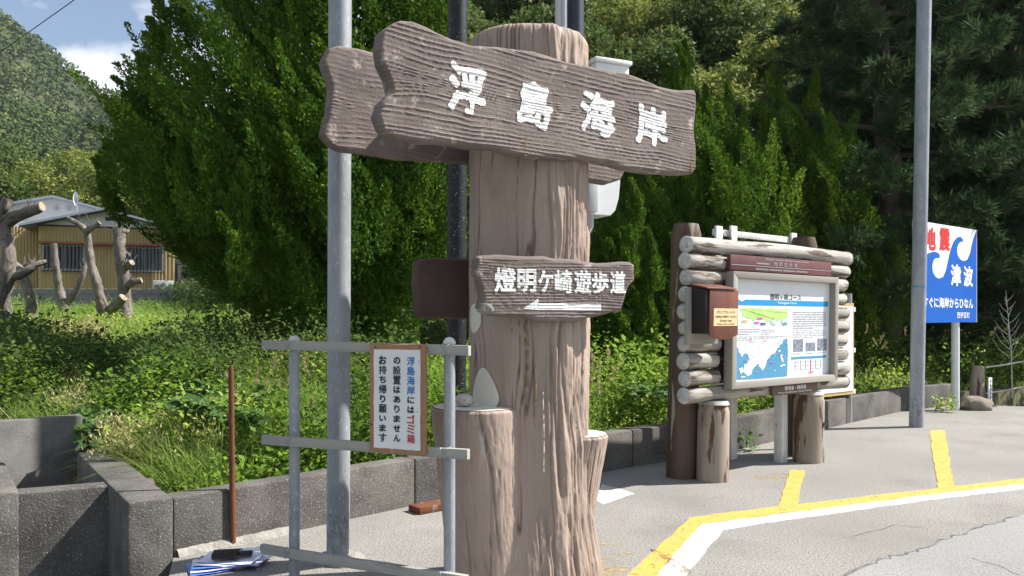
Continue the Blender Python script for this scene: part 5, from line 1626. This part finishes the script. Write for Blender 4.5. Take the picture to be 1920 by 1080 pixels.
spots = [(1120, 22.5, 1.0, 0), (1235, 26, 1.05, 2), (1360, 24, .95, 1), (1470, 27, 1.1, 3), (1500, 23.5, .9, 1), (1600, 25, 1.0, 3), (940, 25, 1.05, 1), (800, 27, 1.05, 0), (1050, 29, 1.1, 2), (880, 32, 1.1, 2), (1180, 33, 1.1, 3), (1320, 31, 1.15, 0),
         (1440, 33, 1.1, 1), (1560, 31, 1.1, 0), (1690, 29, 1.05, 2), (1800, 31, 1.1, 0), (1920, 28, 1.1, 2), (700, 33, 1.0, 0), (760, 38, 1.2, 3), (960, 38, 1.2, 0), (1100, 40, 1.2, 1), (1250, 39, 1.2, 2), (1400, 41, 1.2, 0), (1560, 40, 1.2, 3), (1720, 38, 1.2, 0), (2050, 32, 1.2, 1), (620, 40, 1.0, 2)]
for i, (px, y, s, k) in enumerate(spots):
    zone = [(860, 'left of the trunk signpost'), (1010, 'directly behind the trunk signpost'), (1200, 'behind the right half of the name board'), (1340, 'above the pointed juniper'), (1480, 'above the left of the log board'), (1640, 'above the right of the log board'), (1760, 'behind the tall galvanised pole'), (1880, 'above the blue sign'), (9999, 'at the right edge')]
    zone = next(t_ for lim, t_ in zone if px < lim)
    dep = 'lowest on the slope' if y < 26.5 else ('midway up the slope' if y < 34 else 'highest on the slope')
    twin = {2: '', 12: ', right', 3: '', 4: ', smaller', 5: ', rightmost', 7: '', 9: ', farther up', 17: ', farthest left'}.get(i, '')
    lab = ('olive' if k in (1, 3) else 'green') + ' broadleaf tree ' + dep + ' ' + zone + twin
    broadleaf(lab, (px - 960) / F * y, y, s, i * 1.7, k, 'olive broadleaf trees on the slope' if k in (1, 3) else 'green broadleaf trees on the slope')
for i, (px, y, s, k) in enumerate([(150, 52, 1.5, 1), (60, 56, 1.5, 3), (215, 47, 1.25, 1), (-40, 50, 1.5, 0), (110, 66, 1.7, 0), (250, 60, 1.6, 3), (10, 70, 1.8, 2), (330, 56, 1.5, 0)]):
    wh = ['just above the roof dish', 'above the left roof slope', 'beside the small juniper', 'at the left edge', 'high behind the roof ridge', 'behind the small juniper', 'farthest at the left edge', 'hidden mostly by the junipers'][i]
    broadleaf(('yellowish green' if k in (1, 3) else 'dull green') + ' broadleaf tree behind the house, ' + wh, (px - 960) / F * y, y, s, i * 2.1, k, 'broadleaf trees behind the house, olive' if k in (1, 3) else 'broadleaf trees behind the house, green')

# ---- pines on the right
def pine_proto(seed, h=8.5, R0=3.0, nb=64):
    g = np.random.default_rng(seed)
    tr = MB().tube([(0, 0, -.6), (.15, 0, h * .3), (-.1, .1, h * .65), (0, 0, h)], [.26, .22, .14, .04], 14, amp=.12, freq=2, seed=seed)
    br = MB()
    tp, td = [], []
    for i in range(nb):
        z = h * (.10 + .88 * (i / nb) ** .9)
        a = i * 2.399 + g.random() * .5
        L_ = R0 * (1 - (z / h) ** 1.6 * .75) * (.6 + .5 * g.random())
        dv = np.array((math.cos(a), math.sin(a), 0))
        pts = [np.array((0, 0, z)), np.array((0, 0, z)) + dv * L_ * .4 + np.array((0, 0, .10)), np.array((0, 0, z)) + dv * L_ * .8 + np.array((0, 0, -.05)), np.array((0, 0, z)) + dv * L_ + np.array((0, 0, .08))]
        br.tube(pts, [.05, .035, .02, .008], 6)
        nt_ = int(16 + 10 * L_)
        f = .25 + .75 * g.random(nt_)
        sd = np.array((-dv[1], dv[0], 0))
        P = np.array((0, 0, z)) + np.outer(f * L_, dv) + np.outer((g.random(nt_) - .5) * L_ * .55 * (1.15 - f), sd) + np.c_[np.zeros((nt_, 2)), (g.random(nt_) - .4) * .28]
        tp.append(P)
        td.append(unit(np.tile(dv * .6, (nt_, 1)) + np.array((0, 0, .45)) + g.normal(size=(nt_, 3)) * .35))
    tp, td = np.concatenate(tp), np.concatenate(td)
    kn = 32
    P = np.repeat(tp, kn, 0); D = np.repeat(td, kn, 0)
    D = unit(D + g.normal(size=D.shape) * .55)
    P = P + np.repeat(td, kn, 0) * (g.random((len(P), 1)) * .18)
    V = diamonds(P, D, perp_to(D, g),   .14 + .08 * g.random(len(P)), .013, mid=.5)
    t_ = tr.build('trunk', 'dark_bark', smooth=True); b_ = br.build('limbs', 'dark_bark', smooth=True)
    me = (qmesh('crown', V, 'pine_needle'), t_.data, b_.data)
    bpy.data.objects.remove(t_); bpy.data.objects.remove(b_)
    return me
pp_ = [pine_proto(2), pine_proto(5, 9.5, 3.3, 72)]
for i, (px, y, s, k, lab) in enumerate([(1905, 18.6, 1.05, 1, 'dark pine with stout trunk at the right edge behind the rope post'),
                                        (1668, 20.5, 1.0, 0, 'dark pine standing between the log board and the blue sign'),
                                        (1800, 23.5, 1.1, 1, 'dark pine on the slope directly behind the blue sign'), (1655, 17.4, 1.3, 1, 'dark low-branched pine added to shade the junipers, just right of the log board'), (1770, 18.8, 1.35, 0, 'dark low-branched pine added to shade the junipers, just behind the tall galvanised pole'),  # low-branched pair added and enlarged to shade the junipers
                                        (1590, 25, 1.05, 0, 'dark pine on the slope behind the log board'),
                                        (2060, 18.5, 0.95, 0, 'dark pine mostly beyond the right edge of view')]):
    x = (px - 960) / F * y
    t = thing('pine_tree', lab, 'tree', (x, y, fz(x, y)), 'dark pines on the right')
    t.scale = (s, s, s); t.rotation_euler = (0, 0, i * 1.9)
    for nm, me in zip(('crown', 'trunk', 'limbs'), pp_[k]):
        o = bpy.data.objects.new(nm, me); COL.objects.link(o); o.parent = t
        if nm != 'trunk': o['kind'] = 'stuff'

# ---- clumped undergrowth and far woods
def crowns(centers, radii, size_of, m, name, label, seed, cover=2.4, cap=900):
    g = np.random.default_rng(seed)
    out, tn = [], []
    for c, r in zip(centers, radii):
        s = size_of(c)
        n = int(min(cap, cover * (r / s) ** 2 * 2))
        d = rdir(n, g); d[:, 2] = np.abs(d[:, 2]) - .15
        lob = .75 + .5 * vn(d[:, 0] * 2.2 + c[0], d[:, 1] * 2.2 + d[:, 2] * 2 + c[1], 9)
        P = c + d * (r * lob * (.8 + .25 * g.random(n)))[:, None] * np.array((1, 1, .9))
        A = unit(np.cross(d, rdir(n, g)) + d * .15)
        B = unit(np.cross(unit(d + np.array((0, 0, .25)) + g.normal(size=d.shape) * (.26 if m != 'far_leaf' else .13)), A))
        q = s * (.6 + .8 * g.random(n))
        out.append(diamonds(P, A, B, q, q * .42, mid=.5)); tn.append(np.full(n, np.clip(.45 + .26 * g.normal(), 0, 1)))
    o = link(name, qmesh(name, np.concatenate(out), m, tone=np.concatenate(tn)))
    return tagit(o, label, 'vegetation', kind='stuff')
g_ = np.random.default_rng(77)
# bushes at the foot of the slope
cs, rs = [], []
for _ in range(300):
    px = g_.uniform(640, 2050); y = g_.uniform(15, 23)
    x = (px - 960) / F * y
    if behind(x, y) < 1.2: continue
    r = g_.uniform(.45, 1.0)
    cs.append(np.array((x, y, fz(x, y) + r * .3))); rs.append(r)
for _ in range(60):
    px = g_.uniform(300, 700); y = g_.uniform(26, 40); x = (px - 960) / F * y
    r = g_.uniform(.7, 1.5); cs.append(np.array((x, y, fz(x, y) + r * .35))); rs.append(r)
crowns(cs, rs, lambda c: .115, 'weed_dark', 'undergrowth', 'dark leafy undergrowth at the foot of the wooded slope', 4, cover=1.6, cap=380)
cs, rs = [], []
for _ in range(330):
    y = 27 + 50 * g_.random() ** 1.4
    px = g_.uniform(560, 2150)
    x = (px - 960) / F * y
    r = g_.uniform(1.2, 2.3)
    cs.append(np.array((x, y, fz(x, y) + r * .5))); rs.append(r)
crowns(cs, rs, lambda c: .006 * c[1], 'broad_leaf', 'slope_wood', 'dense green wood covering the slope behind the signs', 6, cover=1.7, cap=420)

# ---- the mountain
kpx = np.array([-700, -300, 0, 60, 120, 190, 275, 350, 560, 800, 1200])
key = np.array([-20, 15, 78, 116, 154, 184, 214, 245, 300, 360, 420])
def ridge(k):
    return (600 - np.interp(k * F + 960, kpx, key)) / F
def mount_z(k, D):
    e = ridge(k)
    gk = np.interp(D, [55, 95, 200, 390, 430, 700], [.10, .40, .70, 1.0, .96, .4])
    x = k * D
    return 1.55 + D * e * gk + (fbm(x / 60 + 30, D / 70, 3, 4) - .5) * np.minimum(46, (D - 55) * .16) * np.where(D > 430, .3, 1)
ks = np.linspace(-1.25, .35, 90); Ds = np.concatenate([np.linspace(55, 430, 70), np.linspace(450, 700, 8)])
Kk, Dd = np.meshgrid(ks, Ds)
mb = MB()
idx = np.arange(Kk.size).reshape(Kk.shape)
mb.add(np.stack([Kk * Dd, Dd, mount_z(Kk, Dd)], -1).reshape(-1, 3), np.stack([idx[:-1, :-1], idx[:-1, 1:], idx[1:, 1:], idx[1:, :-1]], -1).reshape(-1, 4))
tagit(mb.build('mountain', 'hill_soil', smooth=True, sharp=180), kind='structure')
cs, rs = [], []
for _ in range(4600):
    D = 62 + 345 * g_.random() ** .8
    k = g_.uniform(-.80, -.22)
    cs.append(np.array((k * D, D, float(mount_z(np.array(k), np.array(D))) + 1.0))); rs.append(g_.uniform(2.2, 4.6) * (.75 + D / 900))
crowns(cs, rs, lambda c: max(.28, .0044 * c[1]), 'far_leaf', 'mountain_forest', 'hazy green forest covering the mountain side at left', 8, cover=1.5, cap=330)

# ---- the weedy field
def patch_px(x, y, z):
    return 960 + x / y * F, 600 - (z - H) * F / y
def plants(n, y0, y1, px0, px1, seed, min_b=.30):
    g = np.random.default_rng(seed)
    y = y0 * (y1 / y0) ** g.random(n)
    px = g.uniform(px0, px1, n)
    x = (px - 960) / F * y
    ok = behind(x, y) > min_b
    side = (x + 2.215) * -.81 + (y - 5.195) * -.58
    ok &= ~((side > -.25) & (y < 7.9) & (x < -1.5))
    x, y, px = x[ok], y[ok], px[ok]
    z = field_h(x, y)
    return x, y, z, px, g
HOUSE_KEEP = lambda x, y: ~((y > 28.8) & (x < -10))
def leafy(x, y, z, g, hmin, hmax, nl, size, spread=.16, up=.25):
    n = len(x)
    h = (hmin + (hmax - hmin) * g.random(n)) * (.45 + 1.1 * sst(.35, .68, fbm(x * .8, y * .8, 8, 3)))
    sc = (.75 + y / 30)
    h = h * np.where(y > 15, .8, 1)
    k = np.repeat(np.arange(n), nl)
    N = len(k)
    t = g.random(N) ** .6
    th = g.random(N) * 2 * math.pi
    r = spread * (.3 + .9 * g.random(N)) * sc[k]
    P = np.stack([x[k] + np.cos(th) * r, y[k] + np.sin(th) * r, z[k] + h[k] * t], 1)
    d = np.stack([np.cos(th), np.sin(th), up + .5 * g.normal(size=N)], 1)
    A = unit(d + g.normal(size=d.shape) * .35)
    Nn = unit(np.array((0, 0, 1.0)) + g.normal(size=d.shape) * .5)
    B = unit(np.cross(Nn, A))
    s = size * (.55 + .9 * g.random(N)) * sc[k] * (.62 + .75 * sst(.35, .65, fbm(x * 1.1 + 9, y * 1.1, 19, 2)))[k]
    return diamonds(P, A, B, s, s * .30, fold=.2)
def wire_mesh(items): return np.concatenate(items)
# general leafy cover
x, y, z, px, g = plants(13000, 5.9, 28.5, -160, 1010, 201, .26)
dens = fbm(x * .7, y * .7, 8, 3)
bump = .30 + .55 * sst(.35, .7, dens)
V1 = leafy(x, y, z, g, .22, .66, 24, .046)
ptc = V1[:, 0]
ptn = np.clip(  .52 + 3.0 * (fbm(ptc[:, 0] * .75, ptc[:, 1] * .75, 61, 3) - .5), 0, 1)
o = link('weeds', qmesh('weeds', V1, 'weed_leaf', tone=ptn)); tagit(o, 'bright green leafy weeds filling the field behind the low wall', 'weeds', kind='stuff')
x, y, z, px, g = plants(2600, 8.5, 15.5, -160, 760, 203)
V = leafy(x, y, z, g, .35, .85, 26, .055, spread=.18)  # juniper's shade band painted in through a darker leaf colour
o = link('tall_weeds', qmesh('tall_weeds', V, 'weed_dark')); tagit(o, 'taller weeds with juniper shade put into their dull leaf colour across the field', 'weeds', kind='stuff')
x, y, z, px, g = plants(170, 6.2, 9.5, 300, 1000, 205, .4)
k_ = fbm(x * 1.3, y * 1.3, 71, 2) > .52
V = leafy(x[k_], y[k_], z[k_], g, .35, .8, 26, .062, spread=.14)
o = link('dark_herbs', qmesh('dark_herbs', V, 'weed_dark')); tagit(o, 'darker green herbs scattered in the weeds close to the low wall', 'weeds', kind='stuff')
x, y, z, px, g = plants(420, 6.2, 16, -100, 1000, 207, .4)
P_ = np.stack([x, y, z], 1)
D_ = unit(np.stack([g.normal(size=len(x)) * .22, g.normal(size=len(x)) * .22, np.ones(len(x))], 1))
o = link('dead_stems', rmesh('dead_stems', [ribbons(P_, D_, .5 + .5 * g.random(len(x)), .0035 + .0003 * y, .1 + .3 * g.random(len(x)))], 'dry_plume')); tagit(o, 'thin dead stems standing among the field weeds', 'weeds', kind='stuff')
# grass
parts = []
def grass(n, y0, y1, p0, p1, seed, per, L0, L1, wd, min_b=.3, sel=None, thick=1.0):
    x, y, z, px, g = plants(n, y0, y1, p0, p1, seed, min_b)
    if sel is not None:
        k = sel(x, y); x, y, z = x[k], y[k], z[k]
    k = np.repeat(np.arange(len(x)), per)
    N = len(k)
    sc = (.8 + y / 26)[k]
    P = np.stack([x[k] + g.normal(size=N) * .05, y[k] + g.normal(size=N) * .05, z[k]], 1)
    D = unit(np.stack([g.normal(size=N) * .34, g.normal(size=N) * .34, np.ones(N)], 1))
    L = (L0 + (L1 - L0) * g.random(N)) * (.7 + .3 * sc) * np.clip((behind(x, y)[k] - .15) / .9, .3, 1)
    parts.append(ribbons(P, D, L, wd * sc * thick * (.6 + .8 * g.random(N)), .25 + .9 * g.random(N)))
grass(4200, 6.1, 12, 300, 1000, 211, 15, .45, .95, .0050, min_b=.42)
grass(1500, 6.6, 11, -160, 420, 216, 13, .35, .75, .0050, min_b=.5)
grass(3200, 12, 28.5, -160, 700, 212, 14, .5, .95, .0075)
grass(620, 8.2, 17, 1085, 1290, 213, 14, .35, .85, .0055)
grass(900, 10, 19, 1290, 2000, 214, 14, .45, 1.05, .0065)
o = link('grass', rmesh('grass', parts, 'grass_blade')); tagit(o, 'long arching grass growing among the weeds and along the wall', 'grass', kind='stuff')
# leafy cover behind the wall on the right
x, y, z, px, g = plants(3000, 8.4, 18, 1085, 2050, 221)
V = leafy(x, y, z, g, .25, .95, 24, .055, spread=.17)
o = link('verge_weeds', qmesh('verge_weeds', V, 'weed_leaf')); tagit(o, 'leafy weeds behind the low wall around the log board', 'weeds', kind='stuff')
# pale flowering spikes
fl, st_ = [], []
for (px0, px1, y0, y1, n, sd) in ((215, 400, 6.6, 7.6, 110, 231), (60, 190, 15, 18, 70, 232), (100, 180, 9, 11, 30, 233)):
    g = np.random.default_rng(sd)
    yy = g.uniform(y0, y1, n); xx = (g.uniform(px0, px1, n) - 960) / F * yy
    zz = field_h(xx, yy)
    for a, b_, c_ in zip(xx, yy, zz):
        h = g.uniform(.28, .55) * (1 if y0 < 12 else 1.4); m = 60
        lean = g.normal(size=2) * .12
        t = g.random(m) ** .7
        off = g.normal(size=(m, 3)) * np.array((.05, .05, .02))
        P = np.stack([a + lean[0] * t, b_ + lean[1] * t, c_ + h * (.35 + .75 * t)], 1) + off
        A = unit(np.array((0, 0, .8)) + g.normal(size=(m, 3)) * .6)
        fl.append(diamonds(P, A, perp_to(A, g), .045 * (1 if y0 < 12 else 1.6), .009 * (1 if y0 < 12 else 1.8)))
    st_.append(leafy(xx, yy, zz, g, .18, .45, 26, .065))
o = link('flower_spikes', qmesh('flower_spikes', np.concatenate(fl), 'flower_spike')); tagit(o, 'pale yellow flowering weeds beyond the drain', 'weeds', kind='stuff')
o = link('flower_leaves', qmesh('flower_leaves', np.concatenate(st_), 'weed_leaf')); tagit(o, 'green leaves under the pale yellow flowering weeds', 'weeds', kind='stuff')
# broad vine leaves
g = np.random.default_rng(241)
V = []
for (p0, p1, y0, y1, n) in ((330, 500, 6.9, 8.3, 420), (150, 240, 7.2, 8.6, 240), (560, 760, 7.2, 8.4, 120), (1180, 1260, 9.2, 10.5, 130)):
    yy = g.uniform(y0, y1, n); xx = (g.uniform(p0, p1, n) - 960) / F * yy
    hh = .34 + .62 * fbm(xx * 1.2, yy * 1.2, 12, 2) * g.random(n) ** .25
    if p1 < 300: hh = hh * .6
    P = np.stack([xx, yy, field_h(xx, yy) + hh], 1)
    A = unit(np.stack([g.normal(size=n) * .6, -.7 + .5 * g.normal(size=n), -.15 + .3 * g.normal(size=n)], 1))
    B = unit(np.cross(unit(np.array((.1, -.25, 1.0)) + g.normal(size=(n, 3)) * .28), A))
    s = .085 + .06 * g.random(n)
    V.append(diamonds(P, A, B, s, s * .42, mid=.38, fold=.15))
    q = unit(A * .45 + B * .8); V.append(diamonds(P, q, np.cross(np.cross(A, B), q), s * .62, s * .24, mid=.45))
    q = unit(A * .45 - B * .8); V.append(diamonds(P, q, np.cross(np.cross(A, B), q), s * .62, s * .24, mid=.45))
o = link('vine_leaves', qmesh('vine_leaves', np.concatenate(V), 'vine_leaf')); tagit(o, 'broad lobed vine leaves climbing over the weeds near the rusty rod', 'vine', kind='stuff')
# silver grass plumes
parts = []
V = []
g = np.random.default_rng(251)
for (p0, p1, y0, y1, n, h0, h1) in ((450, 620, 7.0, 8.6, 8, .65, .95), (1098, 1160, 8.8, 9.8, 14, .55, .95), (1480, 1700, 12.5, 15, 12, .8, 1.3)):
    yy = g.uniform(y0, y1, n); xx = (g.uniform(p0, p1, n) - 960) / F * yy
    zz = field_h(xx, yy)
    D = unit(np.stack([g.normal(size=n) * .16, g.normal(size=n) * .1, np.ones(n)], 1))
    hh = g.uniform(h0, h1, n)
    P = np.stack([xx, yy, zz], 1)
    parts.append(ribbons(P, D, hh, .004, .12 + .2 * g.random(n), 5))
    for a in range(n):
        m = 40
        t = g.random(m)
        tip = P[a] + D[a] * hh[a] * .92
        dd = unit(D[a] + np.array((.25 * g.normal(), 0, -.1)))
        Q = tip + np.outer(t * .17, dd) + g.normal(size=(m, 3)) * .006
        A = unit(dd + g.normal(size=(m, 3)) * .30)
        V.append(diamonds(Q, A, perp_to(A, g), .05, .0032))
o = link('silver_grass_stems', rmesh('silver_grass_stems', parts, 'grass_blade')); tagit(o, 'thin stems of silver grass standing above the weeds', 'grass', kind='stuff')
o = link('silver_grass_plumes', qmesh('silver_grass_plumes', np.concatenate(V), 'dry_plume')); tagit(o, 'buff seed plumes of silver grass above the weeds', 'grass', kind='stuff')
# bare pale weed stalk by the rope post
wb = W(1898, 700, 14.8)
mb = MB()
st0 = np.array((wb[0], wb[1], .1))
mb.tube([st0, st0 + np.array((-.02, 0, .9)), st0 + np.array((-.12, 0, 2.0))], [.012, .009, .004], 6)
for k in range(22):
    f = .35 + .6 * k / 22; a = k * 2.4
    p = st0 + np.array((-.10 * f, 0, 1.95 * f)); L_ = .42 * (1.2 - f)
    mb.tube([p, p + np.array((math.cos(a) * L_ * .6, math.sin(a) * L_ * .4, L_ * .5)), p + np.array((math.cos(a) * L_, math.sin(a) * L_ * .6, L_ * 1.1))], [.005, .004, .002], 5)
tagit(mb.build('dry_stalk', 'rope', org=tuple(st0)), 'tall pale dry weed stalk with thin side shoots by the rope', 'plant')
# small weed at the wall foot between the log posts
def tuft(name, label, px, py, n, size, m, seed):
    p = G(px, py); g = np.random.default_rng(seed)
    V = leafy(np.full(n, p[0]) + g.normal(size=n) * .05, np.full(n, p[1]) + g.normal(size=n) * .03, np.zeros(n), g, .05, .20, 9, size, spread=.10)
    o = link(name, qmesh(name, V - p, m), None, tuple(p)); tagit(o, label, 'plant', kind='stuff')
tuft('small_weed', 'small pale weed growing at the wall foot between the log posts', 1398, 845, 7, .055, 'vine_leaf', 5)
tuft('small_weed', 'yellow-green grassy tuft at the wall foot beside the blue sign', 1768, 772, 10, .05, 'grass_blade', 6)
# overhead cables
def cable(label, p0, p1, sag):
    t = np.linspace(0, 1, 24)[:, None]
    P = p0 + (p1 - p0) * t
    P[:, 2] -= sag * 4 * t[:, 0] * (1 - t[:, 0])
    tagit(MB().tube(P, .017, 6).build('cable', 'cable', smooth=True, org=tuple(p0)), label, 'cable')
cable('overhead cable crossing the sky above the mountain at upper left', W(-900, 640 - 600 - 560, 60) * 1.0 + np.array((0, 0, -8)), W(330, -130, 30), 0.0) if False else None
cable('overhead cable crossing the sky at the upper left corner', W(-420, 395, 45), W(330, -135, 26), .0)
cable('thin cable sloping down across the wooded mountain foot', W(-300, 235, 40), W(420, 380, 34), .15)


# ------------------------------------------------------------------ the air
hm = bpy.data.materials.new('haze'); hm.use_nodes = True
t_ = hm.node_tree; t_.nodes.clear()
vo = t_.nodes.new('ShaderNodeVolumePrincipled'); ou = t_.nodes.new('ShaderNodeOutputMaterial')
vo.inputs['Color'].default_value = (0.86, 0.93, 1.0, 1); vo.inputs['Density'].default_value = 0.00014
vo.inputs['Anisotropy'].default_value = 0.2
t_.links.new(vo.outputs[0], ou.inputs['Volume'])
MATS['haze'] = hm
tagit(MB().box(WORLD, -920, 920, -620, 720, -2.2, 222).build('haze', 'haze'), 'thin pale haze softening the far mountain', 'haze', kind='stuff')
